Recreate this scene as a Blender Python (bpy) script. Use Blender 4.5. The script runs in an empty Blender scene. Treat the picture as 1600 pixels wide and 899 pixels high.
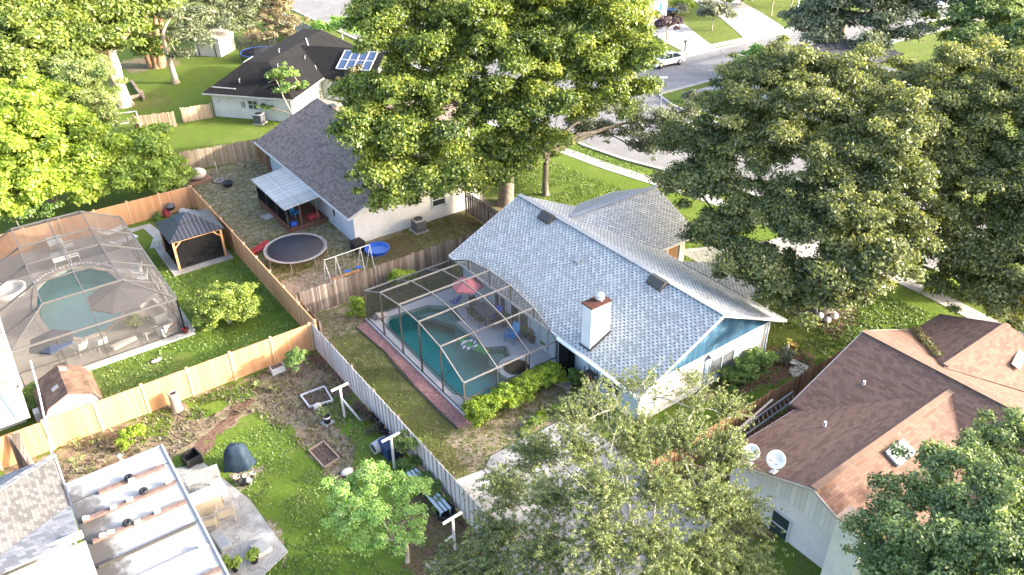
import bpy, bmesh, math, random
import numpy as np
from mathutils import Vector, Matrix
R=math.radians
sc=bpy.context.scene
col=sc.collection
rng=np.random.default_rng(7); random.seed(7)
# ---------------- camera ----------------
F=1256.8; CH=28.0
def _axes(yaw,pitch,roll):
    cy,sy=math.cos(yaw),math.sin(yaw)
    f=np.array([cy*math.cos(pitch),sy*math.cos(pitch),-math.sin(pitch)])
    r=np.array([sy,-cy,0.]);u=np.cross(r,f)
    return r*math.cos(roll)+u*math.sin(roll),-r*math.sin(roll)+u*math.cos(roll),f
CR,CU,CF=_axes(R(54.53373367),R(32.05967991),R(-0.81758418))
cam=bpy.data.cameras.new('camera');co=bpy.data.objects.new('camera',cam);col.objects.link(co)
cam.sensor_fit='HORIZONTAL';cam.sensor_width=36;cam.lens=F/1600*36;cam.clip_start=.5;cam.clip_end=3000
co.matrix_world=Matrix(((CR[0],CU[0],-CF[0],0),(CR[1],CU[1],-CF[1],0),(CR[2],CU[2],-CF[2],CH),(0,0,0,1)))
sc.camera=co
# ---------------- light ----------------
SUN_EL=18.; SUN_AZ=math.degrees(math.atan2(-.64,.77))   # direction towards the sun (math angle from +X)
w=bpy.data.worlds.new('World');sc.world=w;w.use_nodes=True
nt=w.node_tree;sky=nt.nodes.new('ShaderNodeTexSky');sky.sky_type='NISHITA';sky.sun_disc=False
sky.sun_elevation=R(SUN_EL);sky.sun_rotation=R(90-SUN_AZ);sky.air_density=.75;sky.dust_density=4.5;sky.ozone_density=.6
bg=nt.nodes['Background'];bg.inputs[1].default_value=.15
nt.links.new(sky.outputs[0],bg.inputs[0])
sl=bpy.data.lights.new('sun','SUN');sl.energy=2.0;sl.angle=R(2.);sl.color=(1,.93,.82)
so=bpy.data.objects.new('sun',sl);col.objects.link(so)
sd=Vector((math.cos(R(SUN_AZ))*math.cos(R(SUN_EL)),math.sin(R(SUN_AZ))*math.cos(R(SUN_EL)),math.sin(R(SUN_EL))))
so.rotation_euler=sd.to_track_quat('Z','Y').to_euler();so.location=sd*80
vs=sc.view_settings;vs.view_transform='Standard';vs.look='None';vs.exposure=2.82;vs.gamma=1;vs.use_curve_mapping=False
sc.cycles.max_bounces=6;sc.cycles.transparent_max_bounces=24;sc.cycles.diffuse_bounces=3;sc.cycles.glossy_bounces=2
sc.cycles.caustics_reflective=False;sc.cycles.caustics_refractive=False
# ---------------- geometry helpers ----------------
def ray(x,y): return (x-800)/F*CR-(y-449.5)/F*CU+CF
def at(x,y,z=0.):
    d=ray(x,y);t=(z-CH)/d[2];return (d[0]*t,d[1]*t,z)
def atd(x,y,dist):
    d=ray(x,y);t=dist/math.hypot(d[0],d[1]);return np.array((d[0]*t,d[1]*t,CH+d[2]*t))
def V(*a): return np.array(a,float)
class MB:
    def __init__(s): s.v=[];s.f=[];s.sm=[]
    def add(s,vs,fs,smooth=False):
        b=len(s.v);s.v+= [tuple(map(float,q)) for q in vs];s.f+=[tuple(b+i for i in f) for f in fs];s.sm+=[smooth]*len(fs);return s
    def box(s,x0,x1,y0,y1,z0,z1):
        return s.add([(x0,y0,z0),(x1,y0,z0),(x1,y1,z0),(x0,y1,z0),(x0,y0,z1),(x1,y0,z1),(x1,y1,z1),(x0,y1,z1)],
          [(3,2,1,0),(4,5,6,7),(0,1,5,4),(1,2,6,5),(2,3,7,6),(3,0,4,7)])
    def cbox(s,c,d,rz=0,rx=0,ry=0):
        m=Matrix.Translation(c)@Matrix.Rotation(rz,4,'Z')@Matrix.Rotation(ry,4,'Y')@Matrix.Rotation(rx,4,'X')
        h=[q/2 for q in d];p=[m@Vector((a*h[0],b*h[1],e*h[2])) for a,b,e in ((-1,-1,-1),(1,-1,-1),(1,1,-1),(-1,1,-1),(-1,-1,1),(1,-1,1),(1,1,1),(-1,1,1))]
        return s.add(p,[(3,2,1,0),(4,5,6,7),(0,1,5,4),(1,2,6,5),(2,3,7,6),(3,0,4,7)])
    def bar(s,a,b,wd,ht=None):
        a=V(*a);b=V(*b);ht=ht or wd;d=b-a;L=np.linalg.norm(d)
        if L<1e-6:return s
        d/=L
        u=np.cross(d,(0,0,1)) if abs(d[2])<.98 else np.cross(d,(0,1,0))
        u/=np.linalg.norm(u);n=np.cross(u,d);u=u*wd/2;n=n*ht/2
        p=[a-u-n,a+u-n,a+u+n,a-u+n,b-u-n,b+u-n,b+u+n,b-u+n]
        return s.add(p,[(0,1,2,3),(7,6,5,4),(0,4,5,1),(1,5,6,2),(2,6,7,3),(3,7,4,0)])
    def tube(s,pts,rad,n=8,cap=True):
        pts=[V(*q) for q in pts]
        if not hasattr(rad,'__len__'): rad=[rad]*len(pts)
        vs=[];prev=None
        for i,q in enumerate(pts):
            t=pts[min(i+1,len(pts)-1)]-pts[max(i-1,0)];t=t/(np.linalg.norm(t)+1e-9)
            if prev is None:
                u=np.cross(t,(0,0,1)) if abs(t[2])<.95 else np.cross(t,(1,0,0))
            else: u=prev-t*(prev@t)
            u/=np.linalg.norm(u)+1e-9;prev=u;w_=np.cross(t,u)
            for k in range(n):
                a=2*math.pi*k/n;vs.append(q+rad[i]*(math.cos(a)*u+math.sin(a)*w_))
        fs=[]
        for i in range(len(pts)-1):
            for k in range(n):
                a=i*n+k;b=i*n+(k+1)%n;fs.append((a,b,b+n,a+n))
        s.add(vs,fs,True)
        if cap:
            s.add(vs[:n],[tuple(range(n))[::-1]]);s.add(vs[-n:],[tuple(range(n))])
        return s
    def lathe(s,prof,c=(0,0,0),n=20,ax=None):
        vs=[];m=Matrix.Translation(c)
        if ax is not None: m=m@Vector(ax).to_track_quat('Z','Y').to_matrix().to_4x4()
        for r,z in prof:
            for k in range(n):
                a=2*math.pi*k/n;vs.append(m@Vector((r*math.cos(a),r*math.sin(a),z)))
        fs=[]
        for i in range(len(prof)-1):
            for k in range(n):
                a=i*n+k;b=i*n+(k+1)%n;fs.append((a,b,b+n,a+n))
        return s.add(vs,fs,True)
    def ball(s,c,r,n=12,m=8):
        if not hasattr(r,'__len__'): r=(r,r,r)
        vs=[];fs=[]
        for i in range(m+1):
            th=math.pi*i/m
            for k in range(n):
                a=2*math.pi*k/n;vs.append((c[0]+r[0]*math.sin(th)*math.cos(a),c[1]+r[1]*math.sin(th)*math.sin(a),c[2]-r[2]*math.cos(th)))
        for i in range(m):
            for k in range(n):
                a=i*n+k;b=i*n+(k+1)%n;fs.append((a,b,b+n,a+n))
        return s.add(vs,fs,True)
    def prism(s,poly,d):
        """polygon (3d points) extruded by vector d"""
        n=len(poly);d=V(*d);p=[V(*q) for q in poly]
        nr=sum((np.cross(p[i],p[(i+1)%n]) for i in range(n)),V(0,0,0))
        if nr@d<0: p=p[::-1]
        vs=p+[q+d for q in p]
        return s.add(vs,[tuple(range(n))[::-1],tuple(range(n,2*n))]+[(i,(i+1)%n,(i+1)%n+n,i+n) for i in range(n)])
    def slab(s,pts,th=.12): # sloped roof plane given by its top points, thickness downward
        return s.prism(pts,(0,0,-th))
    def build(s,name,m,parent=None,world=True,bevel=0):
        root=parent
        while root is not None and root.parent is not None: root=root.parent
        me=bpy.data.meshes.new(name);off=Vector((0,0,0))
        if world and root is not None: off=root.matrix_basis.inverted()
        if world and root is not None: vv=[off@Vector(q) for q in s.v]
        else: vv=s.v
        if root is None:
            a=np.array(s.v);c=((a[:,0].min()+a[:,0].max())/2,(a[:,1].min()+a[:,1].max())/2,a[:,2].min()) if world else (0,0,0)
            vv=[(q[0]-c[0],q[1]-c[1],q[2]-c[2]) for q in s.v]
        me.from_pydata([tuple(q) for q in vv],[],s.f)
        me.polygons.foreach_set('use_smooth',s.sm)
        me.materials.append(m)
        uvs(me,s.v)
        o=bpy.data.objects.new(name,me);col.objects.link(o)
        if root is None: o.location=c
        else: o.parent=parent
        if bevel:
            b=o.modifiers.new('bevel','BEVEL');b.width=bevel;b.segments=2;b.limit_method='ANGLE'
        me.update();return o
def uvs(me,wv):
    uv=me.uv_layers.new(name='UVMap');W=[Vector(q) for q in wv];dat=np.zeros(len(me.loops)*2,np.float32)
    for p in me.polygons:
        vi=p.vertices;n=Vector((0,0,0));k=len(vi)
        for i in range(k): n+=W[vi[i]].cross(W[vi[(i+1)%k]])
        # newell is origin dependent only through closure, which cancels
        if n.length>1e-12:n.normalize()
        h=math.hypot(n.x,n.y)
        if h<.02: u=Vector((1,0,0));v=Vector((0,1,0))
        else:
            u=Vector((-n.y/h,n.x/h,0));v=n.cross(u)
        for li in p.loop_indices:
            q=W[me.loops[li].vertex_index];dat[li*2]=q.dot(u);dat[li*2+1]=q.dot(v)
    uv.data.foreach_set('uv',dat)
def props(o,label=None,cat=None,group=None,kind=None):
    if label:o['label']=label
    if cat:o['category']=cat
    if group:o['group']=group
    if kind:o['kind']=kind
    return o
def thing(name,label,cat,loc=(0,0,0),rz=0,group=None):
    o=bpy.data.objects.new(name,None);col.objects.link(o);o.location=loc;o.rotation_euler=(0,0,rz)
    o.matrix_basis=Matrix.Translation(loc)@Matrix.Rotation(rz,4,'Z');o.empty_display_size=.2
    return props(o,label,cat,group)
def copy_tree(o,parent=None):
    c=o.copy();col.objects.link(c);c.parent=parent
    for ch in o.children: copy_tree(ch,c)
    return c
def dup(o,loc,rz,label,group=None):
    c=copy_tree(o);c.matrix_basis=Matrix.Translation(loc)@Matrix.Rotation(rz,4,'Z');c['label']=label
    if group:c['group']=group
    return c
# ---------------- materials ----------------
class NT:
    def __init__(s,name):
        s.m=bpy.data.materials.new(name);s.m.use_nodes=True;s.t=s.m.node_tree;s.b=s.t.nodes['Principled BSDF'];s.o=s.t.nodes['Material Output']
    def n(s,ty,**k):
        nd=s.t.nodes.new(ty)
        for a,b in k.items():
            if a[0]=='_': nd.inputs[int(a[1:])].default_value=b
            else: setattr(nd,a,b)
        return nd
    def l(s,a,b): s.t.links.new(a,b)
    def math(s,op,a,b=None,c=None):
        nd=s.n('ShaderNodeMath',operation=op)
        for i,q in enumerate((a,b,c)):
            if q is None: continue
            if isinstance(q,(int,float)): nd.inputs[i].default_value=q
            else: s.l(q,nd.inputs[i])
        return nd.outputs[0]
    def mix(s,f,a,b,mode='MIX'):
        nd=s.n('ShaderNodeMix',data_type='RGBA',blend_type=mode)
        for i,q in ((0,f),(6,a),(7,b)):
            if isinstance(q,(int,float)): nd.inputs[i].default_value=q
            elif isinstance(q,tuple): nd.inputs[i].default_value=(*q[:3],1)
            else: s.l(q,nd.inputs[i])
        return nd.outputs[2]
    def noise(s,vec,scale,det=3,rough=.6):
        nd=s.n('ShaderNodeTexNoise');nd.inputs['Scale'].default_value=scale;nd.inputs['Detail'].default_value=det;nd.inputs['Roughness'].default_value=rough
        s.l(vec,nd.inputs['Vector']);return nd.outputs[0]
    def ramp(s,f,pts):
        nd=s.n('ShaderNodeValToRGB');e=nd.color_ramp.elements
        while len(e)<len(pts): e.new(.5)
        for q,(p,c) in zip(e,pts): q.position=p;q.color=(*(c if isinstance(c,tuple) else (c,c,c)),1)
        s.l(f,nd.inputs[0]);return nd.outputs[0]
    def smooth(s,f,a,b):
        nd=s.n('ShaderNodeMapRange',interpolation_type='SMOOTHSTEP');s.l(f,nd.inputs[0]);nd.inputs[1].default_value=a;nd.inputs[2].default_value=b;return nd.outputs[0]
    def geo(s): return s.n('ShaderNodeNewGeometry').outputs['Position']
    def uv(s): return s.n('ShaderNodeTexCoord').outputs['UV']
    def bump(s,h,st=.3,d=.02):
        nd=s.n('ShaderNodeBump');nd.inputs['Strength'].default_value=st;nd.inputs['Distance'].default_value=d;s.l(h,nd.inputs['Height']);s.l(nd.outputs[0],s.b.inputs['Normal'])
    def col(s,c,rough=.8,spec=.3,metal=0):
        if isinstance(c,tuple): s.b.inputs['Base Color'].default_value=(*c,1)
        else: s.l(c,s.b.inputs['Base Color'])
        s.b.inputs['Roughness'].default_value=rough;s.b.inputs['Specular IOR Level'].default_value=spec;s.b.inputs['Metallic'].default_value=metal
        return s.m
def S(r,g,b): # sRGB 0..255 -> linear tuple
    return tuple((c/255/12.92 if c/255<=.04045 else ((c/255+.055)/1.055)**2.4) for c in (r,g,b))
def plain(name,c,rough=.7,var=.25,scale=1.5,spec=.3,metal=0,dirt=None,bump=0,crack=0):
    t=NT(name);p=t.geo();n=t.noise(p,scale,5);n2=t.noise(p,scale*9,3)
    d=tuple(q*(1-var) for q in c) if dirt is None else dirt;l=tuple(min(1,q*(1+var*.4)) for q in c)
    k=t.math('ADD',t.math('MULTIPLY',n,.65),t.math('MULTIPLY',n2,.35))
    cc=t.mix(t.smooth(k,.3,.7),d,l)
    if bump: t.bump(n2,bump,.02)
    if crack:
        vo=t.n('ShaderNodeTexVoronoi',feature='DISTANCE_TO_EDGE');vo.inputs['Scale'].default_value=crack;wv=t.n('ShaderNodeVectorMath',operation='ADD');nz=t.n('ShaderNodeTexNoise');nz.inputs['Scale'].default_value=1.3;nz.inputs['Detail'].default_value=5;t.l(p,nz.inputs['Vector']);t.l(p,wv.inputs[0]);t.l(nz.outputs[1],wv.inputs[1]);t.l(wv.outputs[0],vo.inputs['Vector'])
        cc=t.mix(t.math('MULTIPLY',t.smooth(vo.outputs[0],.02,.004),t.math('MULTIPLY',t.smooth(n,.4,.6),.6)),cc,tuple(q*.35 for q in c))
        cc=t.mix(t.math('MULTIPLY',t.smooth(t.noise(p,.5,6,.7),.52,.68),.35),cc,tuple(q*.55 for q in c))
    return t.col(cc,rough,spec,metal)
def shingle(name,base,dark,uw=.33,vh=.145,pd=.36,lightc=None,dash=0,stain=None,ct=1.):
    t=NT(name);sep=t.n('ShaderNodeSeparateXYZ');t.l(t.uv(),sep.inputs[0]);u,v=sep.outputs[0],sep.outputs[1]
    row=t.math('FLOOR',t.math('DIVIDE',v,vh));fv=t.math('FRACT',t.math('DIVIDE',v,vh))
    off=t.math('MULTIPLY',t.math('MODULO',row,2.),.5) if dash else t.math('MULTIPLY',row,.377)
    uu=t.math('ADD',t.math('DIVIDE',u,uw),off);cl=t.math('FLOOR',uu);fu=t.math('FRACT',uu)
    cx=t.n('ShaderNodeCombineXYZ');t.l(cl,cx.inputs[0]);t.l(row,cx.inputs[1])
    wn=t.n('ShaderNodeTexWhiteNoise',noise_dimensions='3D');t.l(cx.outputs[0],wn.inputs[0]);h=wn.outputs[0]
    c=t.mix(h,tuple(q*(1-.28*ct) for q in base),tuple(min(1,q*(1+.25*ct)) for q in base))
    if lightc: c=t.mix(t.smooth(h,.72,.74),c,lightc)
    if dash:
        g=t.math('MULTIPLY',t.math('LESS_THAN',fu,.46),t.math('LESS_THAN',fv,.62))
        g=t.math('MULTIPLY',g,t.math('ADD',.55,t.math('MULTIPLY',h,.45)))
    else:
        g=t.math('MULTIPLY',t.smooth(h,pd,pd-.02),.75*ct)
    c=t.mix(g,c,dark)
    e=t.math('MAXIMUM',t.math('LESS_THAN',fv,.12),t.math('LESS_THAN',fu,.06))
    c=t.mix(t.math('MULTIPLY',e,.45),c,tuple(q*.5 for q in dark))
    p=t.geo();big=t.noise(p,.35,4);fine=t.noise(p,28,2)
    c=t.mix(t.math('MULTIPLY',t.smooth(big,.45,.75),.4),c,stain or tuple(q*.8 for q in base))
    c=t.mix(t.math('MULTIPLY',t.smooth(fine,.35,.65),.22),c,tuple(q*.4 for q in base))
    mp=t.n('ShaderNodeMapping');mp.inputs['Scale'].default_value=(2.2,.22,1);t.l(t.uv(),mp.inputs[0]);sk_=t.noise(mp.outputs[0],1.2,5,.7)
    c=t.mix(t.math('MULTIPLY',t.smooth(sk_,.5,.72),.35),c,tuple(q*.55 for q in base));c=t.mix(t.math('MULTIPLY',t.smooth(t.noise(p,1.1,4,.7),.56,.7),.25),c,tuple(min(1,q*1.35) for q in base))
    t.bump(t.math('ADD',fv,t.math('MULTIPLY',h,.5)),.35,.012)
    return t.col(c,.95,.15)
def boards(name,c1,c2,w_=.14,gap=.08,rough=.85,horiz=False,stain=None,gapc=None):
    t=NT(name);sep=t.n('ShaderNodeSeparateXYZ');t.l(t.uv(),sep.inputs[0]);u=sep.outputs[1 if horiz else 0];v=sep.outputs[0 if horiz else 1]
    uu=t.math('DIVIDE',u,w_);cl=t.math('FLOOR',uu);fu=t.math('FRACT',uu)
    wn=t.n('ShaderNodeTexWhiteNoise',noise_dimensions='1D');t.l(cl,wn.inputs[1]);h=wn.outputs[0]
    p=t.geo();n=t.noise(p,1.2,5);mp=t.n('ShaderNodeMapping');mp.inputs['Scale'].default_value=(9,9,.8);t.l(p,mp.inputs[0]);gr=t.noise(mp.outputs[0],2,4)
    k=t.math('ADD',t.math('MULTIPLY',h,.5),t.math('ADD',t.math('MULTIPLY',n,.3),t.math('MULTIPLY',gr,.4)))
    c=t.mix(t.smooth(k,.3,.9),c1,c2)
    if stain: c=t.mix(t.math('MULTIPLY',t.smooth(n,.5,.7),.6),c,stain)
    if gap: c=t.mix(t.math('MULTIPLY',t.math('LESS_THAN',fu,gap),.85),c,gapc or tuple(q*.25 for q in c1))
    return t.col(c,rough,.2)
WHITE=plain('white_paint',(.62,.62,.61),.6,.15,.8)
STUC_W=plain('white_stucco',(.68,.67,.65),.85,.18,.6,bump=.3)
STUC_B=plain('blue_and_shaded_stucco',(.42,.50,.55),.85,.12,.6,bump=.3)  # its blue also carries the shade of two white house walls
STUC_P=plain('pinkish_white_stucco',(.68,.65,.65),.85,.12,.6,bump=.3)
CONC=plain('concrete',(.33,.315,.30),.9,.3,.7,bump=.3,dirt=(.2,.19,.17))
CONC_L=plain('light_concrete',(.34,.33,.315),.9,.25,.9,bump=.2,dirt=(.27,.26,.24),crack=.35)
CONC_PAD=plain('weathered_concrete',(.36,.355,.34),.9,.35,1.2,bump=.3,dirt=(.19,.18,.165),crack=.45)
DECK=plain('pool_deck_paint',(.52,.52,.53),.8,.15,.8)
ASPH=plain('asphalt',(.185,.182,.182),.9,.25,.35,bump=.2,crack=.22)
GLASS=plain('window_glass',(.03,.045,.05),.08,.3,.5,spec=.8)
GREYG=plain('grey_glass',(.16,.17,.18),.15,.3,.7,spec=.7)
METAL=plain('grey_metal',(.35,.36,.37),.45,.2,2,spec=.5,metal=.3)
DARKM=plain('dark_bronze_metal',(.06,.055,.05),.5,.2,2,spec=.4)
BLACK=plain('black_plastic',(.02,.02,.022),.5,.2,2)
BARM=plain('cage_aluminium',(.15,.142,.137),.5,.15,2,spec=.4)
BARW=plain('bronze_cage_bar',(.10,.095,.09),.5,.15,2,spec=.4)
TRIMW=plain('white_trim',(.54,.54,.54),.5,.06,1.5)
FOAM=plain('cream_paint',(.42,.36,.28),.7,.15,1.5)
VINYL=boards('tan_vinyl',(.46,.24,.115),(.56,.31,.16),.16,.05,.6,gapc=(.36,.18,.09))
VINYLP=plain('tan_vinyl_post',(.58,.36,.21),.6,.1,1)
PICK_W=boards('weathered_white_picket',(.46,.41,.39),(.68,.62,.60),.19,.0,.85)
BACKB=plain('fence_back_board',(.20,.18,.17),.9,.2,3)
WOODG=boards('grey_brown_picket',(.10,.078,.065),(.26,.215,.185),.14,.12,.9,stain=(.16,.11,.09))
WOODT=boards('tan_picket',(.30,.22,.15),(.48,.38,.28),.14,.12,.9)
WOODB=boards('brown_picket',(.16,.085,.05),(.30,.17,.10),.14,.1,.9)
TIMB=plain('orange_timber',(.52,.27,.13),.7,.2,2)
BARK=plain('grey_bark',(.20,.17,.14),.95,.45,3,bump=.6)
BARKL=plain('pale_bark',(.40,.33,.25),.95,.35,2,bump=.6)
BARKR=plain('reddish_bark',(.36,.21,.13),.95,.35,2,bump=.6)
BARKG=plain('silvery_twig',(.44,.41,.35),.95,.3,3)
SOIL=plain('dark_soil',(.10,.07,.055),.95,.5,4,bump=.6)
STONE=plain('pale_stone',(.55,.50,.45),.9,.3,5,bump=.5)
TERRA=plain('terracotta',(.40,.16,.09),.8,.2,3)
BLUEP=plain('blue_plastic',(.03,.12,.55),.4,.1,2,spec=.5)
LBLUE=plain('bright_blue_plastic',(.04,.30,.62),.4,.1,2,spec=.5)
RED=plain('faded_red',(.40,.06,.07),.6,.2,2)
# foliage material: per leaf random value in attribute "v"
def leafm(name,c0,c1,c2,trans=.35):
    t=NT(name);a=t.n('ShaderNodeAttribute',attribute_name='v');c=t.ramp(a.outputs['Fac'],[(0.,c0),(.55,c1),(1.,c2)])
    df=t.n('ShaderNodeBsdfDiffuse');tr=t.n('ShaderNodeBsdfTranslucent');mx=t.n('ShaderNodeMixShader',_0=trans);gl=t.n('ShaderNodeBsdfGlossy');gl.inputs['Roughness'].default_value=.5;gl.inputs['Color'].default_value=(.8,.85,.9,1)
    t.l(c,df.inputs[0]);hs=t.mix(1.,c,(1.,1.,.55),'MULTIPLY');t.l(hs,tr.inputs[0]);t.l(df.outputs[0],mx.inputs[1]);t.l(tr.outputs[0],mx.inputs[2])
    m2=t.n('ShaderNodeMixShader',_0=.04);t.l(mx.outputs[0],m2.inputs[1]);t.l(gl.outputs[0],m2.inputs[2]);t.l(m2.outputs[0],t.o.inputs[0]);return t.m
def screenm(name,c,a):
    t=NT(name);tr=t.n('ShaderNodeBsdfTransparent');df=t.n('ShaderNodeBsdfDiffuse');df.inputs[0].default_value=(*c,1);mx=t.n('ShaderNodeMixShader',_0=a)
    t.l(tr.outputs[0],mx.inputs[1]);t.l(df.outputs[0],mx.inputs[2]);t.l(mx.outputs[0],t.o.inputs[0]);return t.m
SCR1=screenm('dark_insect_screen',(.035,.035,.035),.34)
SCR2=screenm('grey_insect_screen',(.085,.08,.075),.42)
SCR4=screenm('gazebo_front_mesh',(.015,.015,.015),.72)
SCR3=screenm('black_mesh_screen',(.015,.015,.015),.9)
def waterm(name,tint):
    t=NT(name);tr=t.n('ShaderNodeBsdfTransparent');tr.inputs[0].default_value=(*tint,1);gl=t.n('ShaderNodeBsdfGlossy');gl.inputs['Roughness'].default_value=.06
    fr=t.n('ShaderNodeFresnel');fr.inputs[0].default_value=1.33;mx=t.n('ShaderNodeMixShader');b=t.n('ShaderNodeBump');b.inputs['Strength'].default_value=.12;b.inputs['Distance'].default_value=.03
    t.l(t.noise(t.geo(),3.5,3),b.inputs['Height']);t.l(b.outputs[0],gl.inputs['Normal']);t.l(fr.outputs[0],mx.inputs[0]);t.l(tr.outputs[0],mx.inputs[1]);t.l(gl.outputs[0],mx.inputs[2]);t.l(mx.outputs[0],t.o.inputs[0]);return t.m
# ---------------- ground ----------------
def vnoise(x,y,s,seed):
    r=np.random.default_rng(seed);g=r.random((256,256));X=x*s;Y=y*s;xi=np.floor(X).astype(int);yi=np.floor(Y).astype(int);fx=X-xi;fy=Y-yi
    fx=fx*fx*(3-2*fx);fy=fy*fy*(3-2*fy);a=g[xi%256,yi%256];b=g[(xi+1)%256,yi%256];c=g[xi%256,(yi+1)%256];d=g[(xi+1)%256,(yi+1)%256]
    return a*(1-fx)*(1-fy)+b*fx*(1-fy)+c*(1-fx)*fy+d*fx*fy
def fbm(x,y,s,seed,o=3):
    t=0;a=1;k=0
    for i in range(o): t=t+a*vnoise(x,y,s*2**i,seed+i);k+=a;a*=.55
    return t/k
def inpoly(x,y,poly):
    r=np.zeros(x.shape,bool);n=len(poly);j=n-1
    for i in range(n):
        xi,yi=poly[i];xj,yj=poly[j];c=((yi>y)!=(yj>y))
        with np.errstate(divide='ignore',invalid='ignore'): r^=c&(x<(xj-xi)*(y-yi)/((yj-yi)if yj!=yi else 1e-9)+xi)
        j=i
    return r
def rect(a,b,c,d): return [(a,c),(b,c),(b,d),(a,d)]
POOL=[(17.1,37.2),(17.8,38.0),(20.3,37.7),(21.5,36.6),(21.2,34.9),(20.7,35.2),(20.7,31.8),(21.7,31.2),(21.4,30.3),(20.35,29.95),(19.95,29.2),(20.0,28.6),(19.2,28.3),(17.7,28.4),(17.0,29.4)]
SPA=[(21.05+.9*math.cos(a*math.pi/10),29.25+.9*math.sin(a*math.pi/10)) for a in range(20)]
LPOOL=[(.9,47.9),(1.9,47.0),(3.2,47.1),(4.5,48.2),(5.3,50.2),(5.5,52.4),(5.1,54.6),(4.1,56.0),(2.8,56.6),(1.5,56.2),(.6,55.0),(.2,53.0),(.1,51.0),(.3,49.2)]
def ground():
    xs=np.concatenate([[-900,-300,-120,-50,-25],np.arange(-12,60,.2),np.arange(60,130,.8),[140,180,300,700,1500]])
    ys=np.concatenate([[-400,-150,-50,-10],np.arange(4,70,.2),np.arange(70,130,.5),[140,170,250,500,900,1600]])
    X,Y=np.meshgrid(xs,ys,indexing='ij');nx,ny=X.shape
    px=X+(fbm(X,Y,1.3,11)-.5)*1.3;py=Y+(fbm(X,Y,1.3,21)-.5)*1.3
    D=np.full(X.shape,.18);L=np.full(X.shape,.6);M=np.zeros(X.shape)
    def z(poly,d=None,l=None,m=None,sharp=False):
        k=inpoly(X,Y,poly) if sharp else inpoly(px,py,poly)
        if d is not None:D[k]=d
        if l is not None:L[k]=l
        if m is not None:M[k]=m
    z(rect(-60,14,62,140),.12,.75);z(rect(14,40,68,110),.1,.75)
    z(rect(12.8,24,23.6,41.3),.36,.22,sharp=True);z(rect(14.5,22.3,24,27),.52,.25);z(rect(12.9,16.5,38,41.2),.52,.25);z(rect(13,14.6,26,34),.22,.4)
    z(rect(13.3,32,41.4,68),.55,.5,sharp=True);z(rect(13.6,17.2,41.6,47.3),.9,.3);z(rect(14.2,17.5,62.5,65.5),.8,.3);z(rect(19.5,28,42,47.2),.35,.3,.6);z(rect(13.8,17,46,53),.5,.4);z(rect(14.2,20,60.5,66),.55,.4);z(rect(19,24,42,44),.3,.5,0)
    z(rect(-2,13.1,37.9,62),.03,.95,sharp=True);z(rect(7.4,9,45,60),.05,.8);z([(1.5,38),(7.5,38),(6.5,42.5),(3,43)],.3,.7)
    z(rect(-5,12.7,-5,37.8),.08,.9,sharp=True)
    z([(-2,33.3),(2,33.6),(5.5,33.8),(8,34.6),(8.9,31),(8.6,27.8),(9.8,26.6),(10.6,28.5),(11.8,31.5),(12.6,34),(12.6,37.8),(-4,37.8)],.58,.4,.5)
    z([(3.4,33.0),(8,36.3),(8.4,35.6),(3.9,32.6)],.5,.2,.95);z([(-1,33.5),(2.6,34),(2.2,35),(-1.5,35)],.5,.4,.8);z(rect(5,8.5,36,37.5),.2,.9,0);z(rect(2.2,4,35.6,37.4),.3,.8,.2)
    z(rect(10.8,12.7,27,33),.12,.85,0);z(rect(9.5,12.7,18,24.5),.3,.4,.65);z(rect(12.3,12.8,19,37.8),.3,.3,.9);z(rect(10.2,11.9,32.9,34.7),.5,.3,.9);z([(4.8,29.2),(6.4,30),(6,31.2),(5.2,31)],.8,.3,0);z([(5,24),(5.7,26),(5.5,29),(5,29)],.6,.4,.2)
    z(rect(-2,3,38.5,43.5),.2,.6,.2)
    z(rect(33.5,46,15,66),.06,.9,sharp=True);z(rect(40.5,46,40,70),.05,.95);z(rect(23.5,44,18.1,21.5),.1,.85);z(rect(33,38.5,18.5,28),.2,.6,.25);z(rect(38,41.5,20.5,24),.4,.3,.9)
    z([(27.4,21.6),(27.6,20.6),(31.2,19.9),(33.0,19.4),(34.9,19.2),(35.4,20.2),(34.8,21.4),(34,22.2),(33.3,21.8)],.2,.2,1.)
    z(rect(24,33.5,38.6,48),.45,.35,.3);z(rect(28,33,41,47.5),.5,.4,.5)
    z(rect(60,75,48,58),.15,.7);z([(76,67),(80,69),(86,78),(82,80)],.35,.6);z([(78,68.5),(84,66.5),(92,75),(88,80)],.25,.6)
    z(rect(14.6,19,87,93),.3,.5);z(rect(18,24,101,107),.5,.3,.5)
    z(rect(20,33,13,18),.4,.3,.6)
    idx=np.arange(nx*ny).reshape(nx,ny)
    f=np.stack([idx[:-1,:-1],idx[1:,:-1],idx[1:,1:],idx[:-1,1:]],-1).reshape(-1,4)
    cx=((X[:-1,:-1]+X[1:,1:])/2).ravel();cy=((Y[:-1,:-1]+Y[1:,1:])/2).ravel()
    hole=inpoly(cx,cy,POOL)|inpoly(cx,cy,LPOOL)|inpoly(cx,cy,SPA)
    f=f[~hole];me=bpy.data.meshes.new('ground');me.vertices.add(nx*ny)
    Z=np.zeros(X.shape);me.vertices.foreach_set('co',np.stack([X,Y,Z],-1).astype(np.float32).ravel())
    me.loops.add(f.size);me.loops.foreach_set('vertex_index',f.ravel().astype(np.int32));me.polygons.add(len(f));me.polygons.foreach_set('loop_start',np.arange(0,f.size,4,dtype=np.int32))
    me.update(calc_edges=True)
    for nm,A in (('dirt',D),('lush',L),('mulch',M)):
        at_=me.attributes.new(nm,'FLOAT','POINT');at_.data.foreach_set('value',A.astype(np.float32).ravel())
    t=NT('lawn_and_soil');p=t.geo();g=lambda a:t.n('ShaderNodeAttribute',attribute_name=a).outputs['Fac']
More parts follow.
